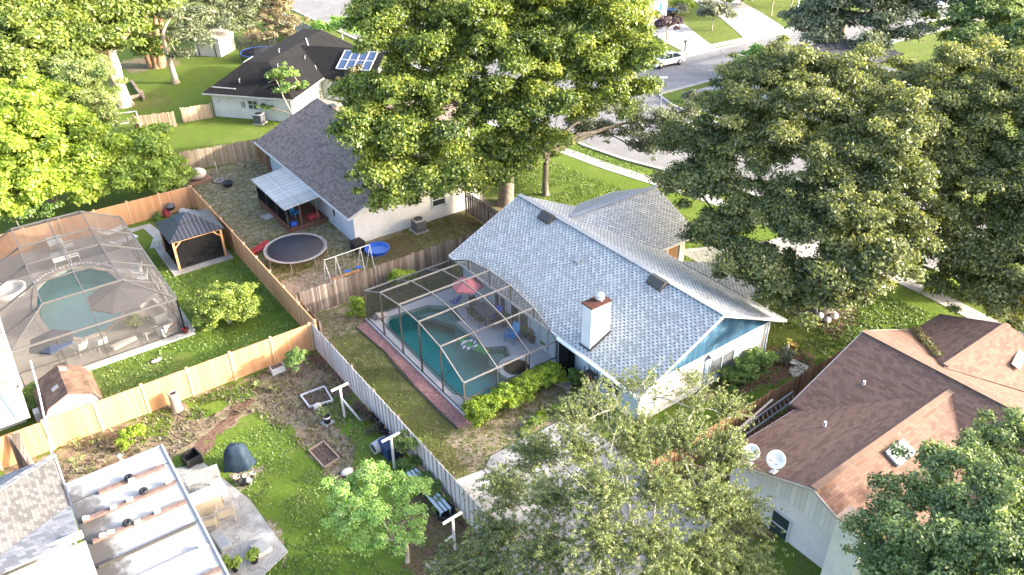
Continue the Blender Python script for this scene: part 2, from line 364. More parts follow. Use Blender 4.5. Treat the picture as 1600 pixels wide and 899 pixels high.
    n1=t.noise(p,.9,4,.65);n2=t.noise(p,5,4,.7);n3=t.noise(p,22,3,.7);n4=t.noise(p,2.2,5,.7)
    lush=t.mix(n2,(.06,.115,.014),(.21,.30,.04));dry=t.mix(n2,(.075,.080,.026),(.22,.21,.075))
    lf=t.smooth(t.math('ADD',g('lush'),t.math('MULTIPLY',t.math('SUBTRACT',n1,.5),1.5)),.2,.95)
    gc=t.mix(lf,dry,lush);gc=t.mix(t.math('MULTIPLY',t.smooth(n3,.35,.65),.55),gc,(.03,.055,.012))
    gc=t.mix(t.math('MULTIPLY',t.smooth(t.noise(p,.25,3),.5,.75),.35),gc,(.19,.22,.06));gc=t.mix(t.math('MULTIPLY',t.smooth(t.noise(p,.6,5,.7),.55,.7),.4),gc,(.16,.15,.06))
    sand=t.mix(t.smooth(t.math('ADD',t.math('MULTIPLY',n3,.5),t.math('MULTIPLY',t.noise(p,3.3,4,.7),.5)),.3,.7),(.13,.095,.065),(.46,.37,.29));mul=t.mix(t.smooth(t.math('ADD',t.math('MULTIPLY',n3,.5),t.math('MULTIPLY',n2,.5)),.32,.68),(.045,.026,.018),(.24,.15,.11))
    nn=t.math('ADD',t.math('MULTIPLY',n4,.7),t.math('MULTIPLY',n3,.3))
    nd=t.math('ADD',t.math('MULTIPLY',nn,.75),t.math('MULTIPLY',t.noise(p,9,4,.75),.45));df=t.smooth(t.math('ADD',nd,t.math('MULTIPLY',g('dirt'),.5)),.80,.93)
    mf=t.smooth(t.math('ADD',nn,t.math('MULTIPLY',g('mulch'),.6)),.72,1.0)
    c=t.mix(df,gc,sand);c=t.mix(mf,c,mul)
    t.bump(t.math('ADD',n3,n2),.9,.06);me.materials.append(t.col(c,.95,.1))
    o=bpy.data.objects.new('ground',me);col.objects.link(o);props(o,kind='structure')
ground()
def sheet(name,poly,z,m,th=.0,kind='structure'):
    b=MB()
    if sum(poly[i][0]*poly[(i+1)%len(poly)][1]-poly[(i+1)%len(poly)][0]*poly[i][1] for i in range(len(poly)))<0: poly=poly[::-1]
    if th: b.prism([(x,y,z) for x,y in poly],(0,0,-th))
    else: b.add([(x,y,z) for x,y in poly],[tuple(range(len(poly)))])
    o=b.build(name,m)
    if kind:props(o,kind=kind)
    return o
# ======================= LARGE STRUCTURE =======================
# roads, kerbs, walks
road=[(45.5,160),(45.5,52),(46.2,47.5),(47.5,43.3),(49.3,38),(50,30),(50,-20),(60,-20),(59.6,40),(59,50),(59.4,55),(60.6,58.3),(66,58.1),(180,56.2),(180,61.8),(73,65.9),(62,66.4),(58.5,67.5),(56.6,71),(56,80),(56,160)]
sheet('road',road,.012,ASPH)
def strip(name,pts,wd,z,m,th=0.,kind='structure'):
    L=[];Rr=[]
    for i,q in enumerate(pts):
        a=V(*pts[max(i-1,0)]);b=V(*pts[min(i+1,len(pts)-1)]);d=(b-a)/np.linalg.norm(b-a);n=V(-d[1],d[0])*wd/2
        L.append(tuple(V(*q)+n));Rr.append(tuple(V(*q)-n))
    b=MB()
    for i in range(len(pts)-1): b.prism([(*L[i],z),(*L[i+1],z),(*Rr[i+1],z),(*Rr[i],z)],(0,0,-(th or .01)))
    o=b.build(name,m)
    if kind: props(o,kind=kind)
    return o
strip('kerb',[(45.4,160),(45.4,52),(46.1,47.5),(47.4,43.3),(49.2,38),(49.9,30),(49.9,-20)],.35,.12,CONC_L,.12)
strip('kerb',[(60.1,-20),(59.7,40),(59.1,50),(59.5,55),(60.7,58.15),(66,58),(180,56.1)],.35,.12,CONC_L,.12)
strip('kerb',[(180,62),(73,66.1),(62,66.6),(58.7,67.7),(56.8,71.1),(56.2,80),(56.2,160)],.35,.12,CONC_L,.12)
strip('pavement',[(41.5,90),(41.6,70),(42.6,57),(43.3,52),(44.0,47),(45.4,41),(46.4,36),(47.0,28),(47.0,20),(46.6,16),(46.0,0),(46,-20)],1.25,.03,CONC_L,.03)
strip('pavement',[(61.5,40),(61,50),(62,54.8),(64,56.2),(80,55.6),(120,54)],1.2,.03,CONC,.03)
strip('pavement',[(72,67.4),(80,67.2),(95,66.2),(130,64.5)],1.2,.03,CONC_L,.03)
sheet('driveway',[(73.9,66),(78.4,65.6),(80,69),(85.5,79.3),(81.2,82),(76.6,75)],.034,CONC_L)
sheet('driveway',[(84.0,65.7),(91.5,64.5),(97,74),(102,84),(95.5,86),(90.5,76)],.034,CONC_L)
sheet('driveway',[(38,26),(43,24),(50,23.5),(50,29.5),(44,30.5),(38,33.5)],.034,CONC_L)
sheet('driveway',[(46,4),(50,4),(50,12),(46,12),(41,13),(41,4)],.034,CONC_L)
sheet('path',[(34,24.5),(36.6,24.5),(36.6,30.8),(34,30.8)],.028,CONC)
# concrete pad with joints beside the white fence
b=MB();pad=[(13.2,24.1),(15.2,23.8),(15.9,24.35),(20.7,24.35),(21.2,22.5),(21.4,15),(13.2,15)]
b.prism([(x,y,.06) for x,y in pad],(0,0,-.06));o=b.build('concrete_pad',CONC_PAD)
props(o,'cracked white concrete pad behind the white picket fence, under the twiggy tree','concrete pad')
for a in [((13.2,22.4),(21.2,22.4)),((15.1,23.9),(15.1,15)),((18.3,24.4),(18.3,15)),((13.2,19.5),(21.2,19.5))]:
    MB().bar((*a[0],.062),(*a[1],.062),.05,.006).build('joint',SOIL,o)
def rail(mb,a,b_,w_,h_): mb.bar(a,b_,w_,h_)
# ---- windows ----
def window(root,c,w_,h_,ax,sg,name='window',fm=None,gm=None,mull=1,sill=True):
    """window on a wall: centre c on wall plane, ax normal axis, sg direction"""
    fm=fm or TRIMW;gm=gm or GLASS;b=MB();t=.07
    def bx(u0,u1,v0,v1,d0,d1,mb):
        d0,d1=sorted((d0*sg,d1*sg))
        if ax=='x': mb.box(c[0]+d0,c[0]+d1,c[1]+u0,c[1]+u1,c[2]+v0,c[2]+v1)
        else: mb.box(c[0]+u0,c[0]+u1,c[1]+d0,c[1]+d1,c[2]+v0,c[2]+v1)
    W,Hh=w_/2,h_/2
    bx(-W,W,Hh-t,Hh,.003,.08,b);bx(-W,W,-Hh,-Hh+t,.003,.08,b);bx(-W,-W+t,-Hh+t,Hh-t,.003,.08,b);bx(W-t,W,-Hh+t,Hh-t,.003,.08,b)
    if mull==1: bx(-W+t,W-t,-.025,.025,.003,.07,b)
    if mull==2: bx(-.03,.03,-Hh+t,Hh-t,.003,.07,b)
    if mull==4:
        bx(-.03,.03,-Hh+t,Hh-t,.003,.07,b);bx(-W+t,-.03,-.03,.03,.003,.07,b);bx(.03,W-t,-.03,.03,.003,.07,b)
    o=b.build(name,fm,root)
    p=MB();bx(-W+t,W-t,-Hh+t,Hh-t,.002,.03,p);p.build('pane',gm,o)
    if sill:
        s=MB();bx(-W-.06,W+.06,-Hh-.08,-Hh-.004,.003,.13,s);s.build('sill',fm,o)
    return o
def fascia(mb,pts,h=.16,t=.05,dz=-.09):
    for a,b_ in zip(pts[:-1],pts[1:]): mb.bar((a[0],a[1],a[2]+dz),(b_[0],b_[1],b_[2]+dz),t,h)
# ---- MAIN HOUSE ----
K=.47;RX,RZ=28.33,5.1;EZ=2.5
def mz(x): return RZ-K*abs(x-RX)
ROOF_M=shingle('pale_blue_grey_shingle',(.445,.46,.45),(.09,.11,.135),.31,.155,dash=1,stain=(.30,.335,.33))
H=thing('house','white house, rear wall coloured blue as in shade, with a blue grey shingle roof, white chimney and blue gable','house',(28,30,0))
b=MB();b.slab([(22.75,38.75,mz(22.75)),(22.75,21.25,mz(22.75)),(RX,21.25,RZ),(RX,38.75,RZ)]);
b.slab([(RX,38.75,RZ),(RX,21.25,RZ),(33.9,21.25,mz(33.9)),(33.9,38.75,mz(33.9))])
wr=35.25;wz=4.43
b.slab([(29.7,wr,wz),(33.84,31.1,EZ+.01),(37.4,31.1,EZ),(37.4,wr,wz)]);b.slab([(37.4,wr,wz),(37.4,39.4,EZ),(33.84,39.4,EZ+.01),(29.7,wr,wz)])
b.slab([(33.7,23.9,2.62),(36.1,23.9,2.12),(36.1,28.2,2.12),(33.7,29.2,2.62)],.1)
rf=b.build('roof',ROOF_M,H)
b=MB();b.bar((RX,21.2,RZ+.03),(RX,38.8,RZ+.03),.34,.05);b.bar((29.8,wr,wz+.03),(37.42,wr,wz+.03),.34,.05);b.build('ridge_cap',plain('light_ridge_shingle',(.30,.315,.33),.95,.2,3),rf)
for x,y in ((27.85,35.31),(27.87,25.6)):
    b=MB();z=mz(x);b.prism([(x-.28,y-.55,z-.08),(x+.28,y-.55,z+.18),(x+.28,y-.55,z+.36),(x+.05,y-.55,z+.36),(x-.28,y-.55,z+.06)],(0,1.1,0));b.build('roof_vent',DARKM,rf)
for x,y in ((26.7,30.8),(29.3,23.2)):
    b=MB();z=mz(x);b.prism([(x-.2,y-.2,z-.02),(x+.2,y-.2,z+.14),(x+.2,y-.2,z+.2),(x-.2,y-.2,z+.07)],(0,.4,0)) if x<28 else b.tube([(x,y,z-.05),(x,y,z+.35)],.05);b.build('vent_pipe',METAL,rf)
b=MB();fascia(b,[(22.72,38.78,mz(22.75)),(22.72,21.22,mz(22.75)),(RX,21.22,RZ),(33.93,21.22,mz(33.9)),(33.93,31.0,mz(33.9))]);fascia(b,[(22.72,38.78,mz(22.75)),(RX,38.78,RZ),(31,38.78,mz(31))]);fascia(b,[(33.9,31.07,EZ),(37.42,31.07,EZ),(37.42,wr,wz),(37.42,39.42,EZ),(33.9,39.42,EZ)]);fascia(b,[(36.12,23.9,2.12),(36.12,28.2,2.12)])
b.build('fascia',TRIMW,H)
b=MB();b.box(22.55,22.68,21.3,27.6,2.34,2.46);b.build('gutter',plain('light_gutter',(.72,.78,.82),.5,.1,1),H)
b=MB();b.box(23.3,23.45,21.9,38.2,0,2.6);b.build('rear_wall',STUC_B,H)  # white wall, its bluish shade put into the colour
b=MB();b.prism([(23.3,21.8,0),(33.3,21.8,0),(33.3,21.8,2.45),(32.9,21.8,2.5),(25.0,21.8,2.5),(23.3,21.8,2.3)],(0,.1,0));b.box(33.2,33.3,21.9,38.2,0,2.4);b.build('side_wall',STUC_W,H)
b=MB();b.prism([(23.2,21.73,2.42),(33.5,21.73,2.42),(RX,21.73,mz(RX)-.16)],(0,.06,0));b.build('gable',boards('blue_gable_siding',(.018,.06,.11),(.035,.10,.16),.2,.07,.7,stain=(.13,.23,.30)),H)
b=MB();b.prism([(23.3,38.1,0),(33.2,38.1,0),(33.2,38.1,2.4),(RX,38.1,4.8),(23.3,38.1,2.5)],(0,.1,0));b.build('side_wall',STUC_W,H)
b=MB();b.box(33.3,36.9,31.7,31.8,0,2.4);b.box(36.8,36.9,31.8,38.8,0,2.4);b.box(33.3,36.8,38.8,38.9,0,2.4);b.prism([(36.86,31.8,2.4),(36.86,38.8,2.4),(36.86,wr,4.2)],(.04,0,0));b.build('garage_wall',plain('cream_stucco',(.44,.40,.31),.85,.15,.6),H)
b=MB();b.box(35.3,36.2,31.66,31.7,0,2.1);b.build('door',plain('brown_door',(.25,.14,.07),.6,.3,2),H)
for q_ in ((35.1,31.58,2.35),(36.3,31.58,2.35),(36.0,24.0,2.0)): MB().box(q_[0],q_[0]+.13,q_[1],q_[1]+.12,0,q_[2]).build('porch_post',TRIMW,H)
# chimney with red brown cap
ch=MB().box(23.12,24.42,25.45,26.2,2.5,5.2).build('chimney',plain('white_chimney_paint',(.62,.64,.65),.7,.1,.8),H)
MB().box(23.08,24.46,25.41,26.24,5.2,5.28).build('chimney_cap',plain('rusty_cap',(.08,.03,.022),.8,.5,4),ch)
MB().lathe([(0,0),(.16,0),(.16,.14),(.24,.14),(.24,.2),(.17,.22),(.17,.28),(.24,.28),(.24,.36),(0,.38)],(23.95,25.8,5.28),18).build('flue',TRIMW,ch)
b=MB();b.bar((23.05,25.4,2.66),(23.05,26.25,2.66),.05,.08);b.bar((23.05,25.4,2.67),(24.46,25.4,3.32),.05,.09);b.build('flashing',DARKM,ch)
window(H,(23.3,23.8,1.35),1.5,1.1,'x',-1,mull=1)
gw=window(H,(29.4,21.8,1.25),2.0,1.5,'y',-1,mull=2,gm=GREYG)
b=MB();b.slab([(28.2,21.75,2.3),(28.2,21.4,2.16),(30.6,21.4,2.16),(30.6,21.75,2.3)],.04);b.build('awning',TRIMW,gw)
SHM=plain('pale_blue_shutter',(.42,.55,.66),.7,.1,2)
for q_ in (28.05,30.45): MB().box(q_,q_+.3,21.74,21.8,.5,2.0).build('shutter',SHM,gw)
b=MB();b.tube([(33.0,21.7,0),(33.0,21.7,2.3)],.05,8);b.build('downpipe',plain('blue_downpipe',(.35,.5,.62),.5,.1,2),H)
for y,wd,m in ((33.9,1.3,GLASS),(31.9,1.9,GLASS),(29.2,1.5,plain('door_blue_white',(.55,.63,.66),.5,.1,1))):
    b=MB();b.box(23.22,23.3,y-wd/2,y-wd/2+.1,.12,2.2);b.box(23.22,23.3,y+wd/2-.1,y+wd/2,.12,2.2);b.box(23.22,23.3,y-wd/2+.1,y+wd/2-.1,2.1,2.2);b.box(23.2,23.28,y-.05,y+.05,.12,2.1)
    d=b.build('sliding_door',TRIMW,H);MB().box(23.26,23.296,y-wd/2+.1,y+wd/2-.1,.12,2.1).build('pane',m,d)
# ---- pool deck, pool and spa (main) ----
def deckhole(name,outer,holes,z,m,th=.14):
    bm=bmesh.new()
    def loop(pts):
        vs=[bm.verts.new((x,y,z)) for x,y in pts];return [bm.edges.new((vs[i],vs[(i+1)%len(vs)])) for i in range(len(vs))]
    E=loop(outer);HE=[]
    for h in holes: HE+=loop(h)
    bmesh.ops.triangle_fill(bm,edges=E+HE,use_beauty=True,use_dissolve=False)
    bad=[f for f in bm.faces if any(inpoly(np.array([f.calc_center_median().x]),np.array([f.calc_center_median().y]),h)[0] for h in holes)]
    bmesh.ops.delete(bm,geom=bad,context='FACES_ONLY')
    for f in bm.faces:
        if f.normal.z<0:f.normal_flip()
    b=MB();bm.verts.ensure_lookup_table();bm.verts.index_update()
    b.add([v.co[:] for v in bm.verts],[[v.index for v in f.verts] for f in bm.faces]);bm.free()
    for L,s in [(outer,1)]+[(h,-1) for h in holes]:
        n=len(L)
        for i in range(n):
            a=L[i];c=L[(i+1)%n];b.add([(a[0],a[1],z),(c[0],c[1],z),(c[0],c[1],z-th),(a[0],a[1],z-th)],[(0,1,2,3)])
    o=b.build(name,m);props(o,kind='structure');return o
WX0=16.6
deckhole('pool_deck',rect(WX0-.12,23.3,27.55,38.8),[POOL,SPA],.12,DECK)
def basin(label,poly,deep,zt,wm,bmtl,cat='swimming pool',coping=None,name='swimming_pool',steps=None,cw=.28):
    if sum(poly[i][0]*poly[(i+1)%len(poly)][1]-poly[(i+1)%len(poly)][0]*poly[i][1] for i in range(len(poly)))<0: poly=poly[::-1]
    xs=[q[0] for q in poly];ys=[q[1] for q in poly];c=(sum(xs)/len(xs),sum(ys)/len(ys))
    T=thing(name,label,cat,(c[0],c[1],-deep));n=len(poly);b=MB()
    for i in range(n):
        a=poly[i];d=poly[(i+1)%n];b.add([(a[0],a[1],zt-.003),(d[0],d[1],zt-.003),(d[0],d[1],-deep),(a[0],a[1],-deep)],[(3,2,1,0)])
    b.add([(x,y,-deep) for x,y in poly],[tuple(range(n))]);b.build('basin',bmtl,T)
    w_=MB();w_.add([(x,y,zt-.16) for x,y in poly],[tuple(range(n))]);w_.build('water_surface',wm,T)
    if coping:
        k=MB()
        for i in range(n):
            a=V(*poly[i]);d=V(*poly[(i+1)%n]);
            k.bar((*a,zt+.02),(*d,zt+.02),cw,.05)
        k.build('coping',coping,T)
    if steps:
        for s in steps: MB().prism([(x,y,-.25-.25*s[1]) for x,y in s[0]],(0,0,-.25)).build('step',plain('pool_step',(.42,.48,.48),.8,.1,1),T)
    return T
POOLF=plain('blue_green_pool_plaster',(.20,.62,.60),.9,.2,.7);SPAF=plain('dark_spa_plaster',(.10,.16,.13),.9,.2,.7)
basin('dark teal angular swimming pool inside the dark screen cage behind the blue gabled house',POOL,1.3,.12,waterm('teal_pool_water',(.62,.95,.93)),POOLF,coping=plain('teal_tile_band',(.14,.24,.24),.4,.1,2),cw=.07,
      steps=[([(19.4,37.6),(20.3,37.5),(21.4,36.6),(21.15,35.1),(20.7,35.4),(20.2,36.6)],0),([(20.8,31.6),(21.5,31.2),(21.2,30.4),(20.4,30.0),(20.2,30.8)],0)])
basin('round spa with a white raised rim at the corner of the teal pool, dark water','x' and SPA,.8,.12,waterm('spa_water',(.45,.6,.5)),SPAF,'spa',coping=WHITE,name='spa',cw=.3)
o=sheet('gravel_strip',[(15.7,38.4),(15.9,35),(15.7,31),(15.75,27.0),(16.45,27.0),(16.45,38.6)],.03,None or plain('reddish_gravel',(.34,.19,.18),.95,.6,9,bump=.8,dirt=(.15,.07,.06)))
strip('gravel_edging',[(15.65,38.4),(15.85,35),(15.62,33),(15.65,31),(15.6,28.5),(15.7,27.0)],.07,.06,DARKM,.06)
# ---- main screen cage ----
def cagething(label,loc): return thing('screen_enclosure',label,'pool cage',loc)
CY=[38.65,36.5,34.2,32.05,29.85,27.68];CZ=[2.15,3.13,3.5,3.52,3.17,2.16];CX=[WX0,18.7,20.8,22.72]
Cg=cagething('dark bronze framed screen pool cage with an arched roof, joined to the pale blue house',(19.7,33,0))
for i,y in enumerate(CY):
    MB().bar((CX[0],y,.1),(CX[0],y,CZ[i]),.09,.06).build('post',DARKM,Cg)
    MB().bar((CX[0],y,CZ[i]),(CX[3],y,CZ[i]),.06,.08).build('roof_beam',BARM,Cg)
    zr=max(mz(CX[3]),0)
    if CZ[i]>zr+.1 and i not in(0,5): MB().bar((CX[3],y,zr),(CX[3],y,CZ[i]),.05).build('post',DARKM,Cg)
for x in CX:
    for i in range(5): MB().bar((x,CY[i],CZ[i]),(x,CY[i+1],CZ[i+1]),.055,.07).build('arched_beam',BARM,Cg)
for x in CX[1:]:
    for k in (0,5): MB().bar((x,CY[k],.1),(x,CY[k],CZ[k]),.05).build('post',DARKM,Cg)
MB().bar((20.6,CY[5],.1),(20.6,CY[5],2.1),.05).build('post',DARKM,Cg)
for z in (.13,1.05):
    MB().bar((CX[0],CY[0],z),(CX[0],CY[5],z),.05).build('side_rail',DARKM,Cg)
    for k in (0,5): MB().bar((CX[0],CY[k],z),(CX[3],CY[k],z),.05).build('side_rail',DARKM,Cg)
for i in range(5):
    MB().bar((CX[0],CY[i],1.05),(CX[0],CY[i]-.75,2.0 if i else 1.9),.03).build('brace',DARKM,Cg) if i in(0,4) else None
b=MB()
for x in (CX[0]-.005,): b.add([(x,CY[i],CZ[i]) for i in range(6)]+[(x,CY[5],.1),(x,CY[0],.1)],[tuple(range(8))])
for k in (0,5): b.add([(CX[0],CY[k],.1),(CX[3],CY[k],.1),(CX[3],CY[k],CZ[k]),(CX[0],CY[k],CZ[k])],[(0,1,2,3)])
b.add([(CX[3],CY[i],CZ[i]) for i in range(1,5)]+[(CX[3],29.0,2.47),(CX[3],37.6,2.47)],[tuple(range(6))]);b.build('wall_screen',SCR1,Cg)
b=MB()
for i in range(5): b.add([(CX[0],CY[i],CZ[i]+.02),(CX[3],CY[i],CZ[i]+.02),(CX[3],CY[i+1],CZ[i+1]+.02),(CX[0],CY[i+1],CZ[i+1]+.02)],[(0,1,2,3)])
b.build('roof_screen',SCR1,Cg)
b=MB();b.box(22.75,22.85,26.8,27.6,.1,2.2);b.box(22.72,23.2,26.75,26.8,.1,2.1);b.build('screen_door',SCR3,Cg)
# ---- left cage with light pool ----
deckhole('pool_deck',rect(-2.0,7.35,44.0,61.0),[LPOOL],.1,plain('warm_grey_deck',(.34,.31,.28),.85,.2,.8))
strip('deck_edge',[(-1,43.85),(7.5,43.85)],.45,.11,CONC_L,.1);strip('deck_edge',[(7.5,44),(7.5,60)],.25,.11,CONC_L,.1)
basin('light turquoise free form pool under the big grey screen cage at the left edge',LPOOL,1.2,.1,waterm('turquoise_pool_water',(.85,1.,.98)),plain('turquoise_pool_plaster',(.50,.92,.84),.9,.12,.6),coping=plain('beige_coping',(.42,.36,.30),.8,.2,3))
Lg=cagething('large grey flat topped pool cage at the left edge, over the turquoise pool',(3,52,0))
x0,x1,y0,y1,zw,zt=-1.7,7.1,44.15,57.4,2.45,3.6;fx0,fx1,fy0=.55,4.8,46.2
ys=[y0,fy0,48.9,51.6,54.3,57.4]
def lz(x): return zw+(zt-zw)*min(1,max(0,(x-x0)/(fx0-x0)),(x1-x)/(x1-fx1))
for y in ys:
    for x in (x1,): MB().bar((x,y,.1),(x,y,zw),.06).build('post',DARKM,Lg)
for i,y in enumerate(ys[1:]):
    MB().bar((fx0,y,zt),(fx1,y,zt),.08,.1).build('roof_beam',BARW,Lg);MB().bar((x0,y,zw),(fx0,y,zt),.07,.09).build('roof_beam',BARW,Lg);MB().bar((fx1,y,zt),(x1,y,zw),.07,.09).build('roof_beam',BARW,Lg)
for x in (fx0,2.7,fx1): MB().bar((x,fy0,zt),(x,y1,zt),.07,.08).build('roof_beam',BARW,Lg)
for x in (x0,x1): MB().bar((x,y0,zw),(x,y1,zw),.1,.1).build('eave_beam',BARW,Lg)
MB().bar((x0,y0,zw),(x1,y0,zw),.1,.1).build('eave_beam',BARW,Lg)
MB().bar((x0,y0,zw),(fx0,fy0,zt),.07).build('roof_beam',BARW,Lg);MB().bar((x1,y0,zw),(fx1,fy0,zt),.07).build('roof_beam',BARW,Lg)
MB().bar((2.7,y0,zw),(2.7,fy0,zt),.06).build('roof_beam',DARKM,Lg)
for x in (x0,.6,2.7,x1): MB().bar((x,y0,.1),(x,y0,zw),.06).build('post',DARKM,Lg)
MB().bar((x1-.02,y0,1.0),(4.7,y0,.15),.04).build('brace',BARW,Lg)
for z in (.13,1.0): MB().bar((x0,y0,z),(x1,y0,z),.05).build('side_rail',DARKM,Lg);MB().bar((x1,y0,z),(x1,y1,z),.05).build('side_rail',DARKM,Lg)
b=MB();z_=zt+.02
b.add([(fx0,fy0,z_),(fx1,fy0,z_),(fx1,y1,z_),(fx0,y1,z_)],[(0,1,2,3)]);b.add([(x0,y0,zw+.02),(fx0,fy0,z_),(fx0,y1,z_),(x0,y1,zw+.02)],[(0,1,2,3)])
b.add([(x1,y0,zw+.02),(x1,y1,zw+.02),(fx1,y1,z_),(fx1,fy0,z_)],[(0,1,2,3)]);b.add([(x0,y0,zw+.02),(x1,y0,zw+.02),(fx1,fy0,z_),(fx0,fy0,z_)],[(0,1,2,3)]);b.build('roof_screen',SCR2,Lg)
b=MB();b.add([(x0,y0,.1),(x1,y0,.1),(x1,y0,zw),(x0,y0,zw)],[(0,1,2,3)]);b.add([(x1,y0,.1),(x1,y1,.1),(x1,y1,zw),(x1,y0,zw)],[(0,1,2,3)]);b.add([(x0,y1,.1),(x1,y1,.1),(x1,y1,zw),(fx1,y1,zt),(fx0,y1,zt),(x0,y1,zw)],[tuple(range(6))]);b.build('wall_screen',SCR2,Lg)
# ---- fences ----
def pfence(label,a,b_,h,m,step,pw,gap,back=None,post=None,postm=None,jit=.0,cat='fence',h2=None,dog=False,seed=1):
    a=V(*a);b_=V(*b_);L=np.linalg.norm(b_-a);d=(b_-a)/L;c=(a+b_)/2;n=V(-d[1],d[0])
    T=thing('fence',label,cat,(c[0],c[1],0));mb=MB();r=random.Random(seed);k=int(L/(pw+gap))
    for i in range(k):
        t=(i+.5)*(pw+gap);q=a+d*t;hh=h+(h2-h)*t/L if h2 else h;hh+=r.uniform(-jit,jit);o=n*(.012 if i%2 else -.012)
        p0=q-d*pw/2+o-n*.01;p1=q+d*pw/2+o-n*.01
        mb.prism([(*p0,.03),(*p1,.03),(*p1,hh),(*p0,hh)],(*(n*.02),0))
    mb.build('pickets',m,T)
    if back:
        hb=(h2 or h);mb=MB();q0=a+n*.02;q1=b_+n*.02
        mb.prism([(*q0,.04),(*q1,.04),(*q1,hb-.05),(*q0,h-.05)],(*(n*.02),0));mb.build('back_boards',back,T)
    if post:
        j=int(L/post)
        for i in range(j+1):
            q=a+d*(L*i/j)+n*.08;MB().cbox((q[0],q[1],(h+.06)/2),(.1,.1,h+.06),math.atan2(d[1],d[0])).build('post',postm,T)
    for z in (.35,h-.35):
        q0=a+n*.06;q1=b_+n*.06;MB().bar((*q0,z),(*q1,z),.05,.09).build('rail',postm or m,T)
    return T
pfence('tall weathered white picket fence running from the tan vinyl corner down to the bottom centre',(12.75,37.9),(12.75,12.6),1.85,PICK_W,0,.165,.025,back=BACKB,post=2.4,postm=WOODG,jit=.012,h2=1.95)
pfence('short grey picket fence behind the tan vinyl panels near the fence corner',(13.35,37.95),(13.35,41.3),1.6,WOODG,0,.14,.02,jit=.04,post=1.6,postm=WOODG,seed=4)
pfence('dark weathered wooden fence between the trampoline yard and the dark pool cage',(13.5,41.35),(29.5,41.35),1.85,WOODG,0,.14,.015,post=2.4,postm=WOODG,jit=.04,seed=2)
pfence('grey wooden fence section by the big oak trunk, square to the long dark fence',(29.5,41.4),(29.5,47.2),1.85,WOODG,0,.14,.015,post=2.,postm=WOODG,jit=.04,seed=22)
pfence('brown wooden fence between the blue gabled house and the brown roofed house',(20.5,18.15),(37.2,18.05),1.85,WOODB,0,.14,.02,post=2.4,postm=WOODB,jit=.02,seed=3)
pfence('pale wooden fence at the far end of the trampoline yard',(14.3,68.6),(20.8,67.5),1.8,WOODT,0,.14,.015,post=1.6,postm=WOODG,jit=.05,seed=5)
pfence('short brown fence return beside the purple grey roofed house',(20.6,67.4),(20.3,63.6),1.8,WOODB,0,.14,.02,jit=.03,seed=6)
pfence('short leaning pale fence panel near the big pale trunk',(13.7,81.3),(17.1,80.1),1.5,WOODT,0,.14,.015,post=1.7,postm=WOODT,jit=.05,seed=7)
pfence('short pale fence panel touching the white wall of the black roofed house',(18.0,80.7),(20.9,80.4),1.5,WOODT,0,.14,.015,jit=.05,post=1.5,postm=WOODT,seed=8)
pfence('dark wooden side fence leading to the white metal frame under the trees',(13.4,72.5),(13.6,81.2),1.6,WOODB,0,.14,.02,jit=.04,seed=9)
pfence('white vinyl fence behind the black roofed house at the top',(40.8,86),(40.8,112),1.8,plain('white_vinyl',(.55,.55,.55),.6,.06,1),0,.2,.0,post=2.4,postm=TRIMW,seed=10)
def vfence(label,a,b_,h=1.83,n0=2.4):
    a=V(*a);b_=V(*b_);L=np.linalg.norm(b_-a);d=(b_-a)/L;c=(a+b_)/2;n=V(-d[1],d[0]);j=max(1,round(L/n0));rz=math.atan2(d[1],d[0])
    T=thing('fence',label,'fence',(c[0],c[1],0))
    for i in range(j):
        p=a+d*(L*i/j+.06);q=a+d*(L*(i+1)/j-.06);mb=MB();m_=(p+q)/2
        mb.cbox((*m_,h/2),(np.linalg.norm(q-p),.04,h-.16),rz);mb.cbox((*m_,h-.05),(np.linalg.norm(q-p),.07,.1),rz);mb.cbox((*m_,.1),(np.linalg.norm(q-p),.07,.12),rz);mb.build('panel',VINYL,T)
    for i in range(j+1):
        q=a+d*(L*i/j);mb=MB();mb.cbox((*q,(h+.04)/2),(.125,.125,h+.04),rz);mb.cbox((*q,h+.06),(.16,.16,.04),rz);mb.cbox((*q,h+.09),(.1,.1,.03),rz);mb.build('post',VINYLP,T)
    return T
vfence('long tan vinyl fence between the garden plot and the green lawn with the citrus tree',(-6,37.85),(12.6,37.85))
vfence('tan vinyl fence running away beside the black roofed gazebo',(13.0,37.95),(13.0,61.0))
vfence('tan vinyl fence behind the left pool cage, below the bright mango tree',(-8,61.1),(12.9,61.1))
# ---- purple grey house ----
PUR=shingle('purple_brown_shingle',(.235,.185,.16),(.125,.10,.092),.33,.15,pd=.34,ct=.62)
P=thing('house','white house, side wall coloured blue as in shade, with a purplish brown shingle roof, behind the trampoline yard','house',(26,56,0))
K2=.42;pz=lambda x:5.08-K2*abs(x-25.9)
b=MB();b.slab([(19.8,47.25,pz(19.8)),(25.9,47.25,5.08),(25.9,65.2,5.08),(19.8,65.2,pz(19.8))]);b.slab([(25.9,47.25,5.08),(32,47.25,pz(32)),(32,65.2,pz(32)),(25.9,65.2,5.08)]);
b.slab([(26,60,4.9),(36,60,4.9),(36,55.5,3.0),(31,55.5,3.0)]);b.slab([(26,60,4.9),(36,60,4.9),(36,64.5,3.0),(31,64.5,3.0)])
prf=b.build('roof',PUR,P)
b=MB();fascia(b,[(19.77,65.2,pz(19.8)),(19.77,47.22,pz(19.8)),(25.9,47.22,5.08),(32,47.22,pz(32))]);b.build('fascia',TRIMW,P)
b=MB();b.box(20.4,20.55,48.0,64.8,0,2.6);b.build('side_wall',STUC_B,P)  # the blue shade of this white wall is painted into its stucco
b=MB();b.prism([(20.4,47.85,0),(31.4,47.85,0),(31.4,47.85,2.6),(25.9,47.85,4.9),(20.4,47.85,2.6)],(0,.15,0));b.build('gable_wall',STUC_W,P)
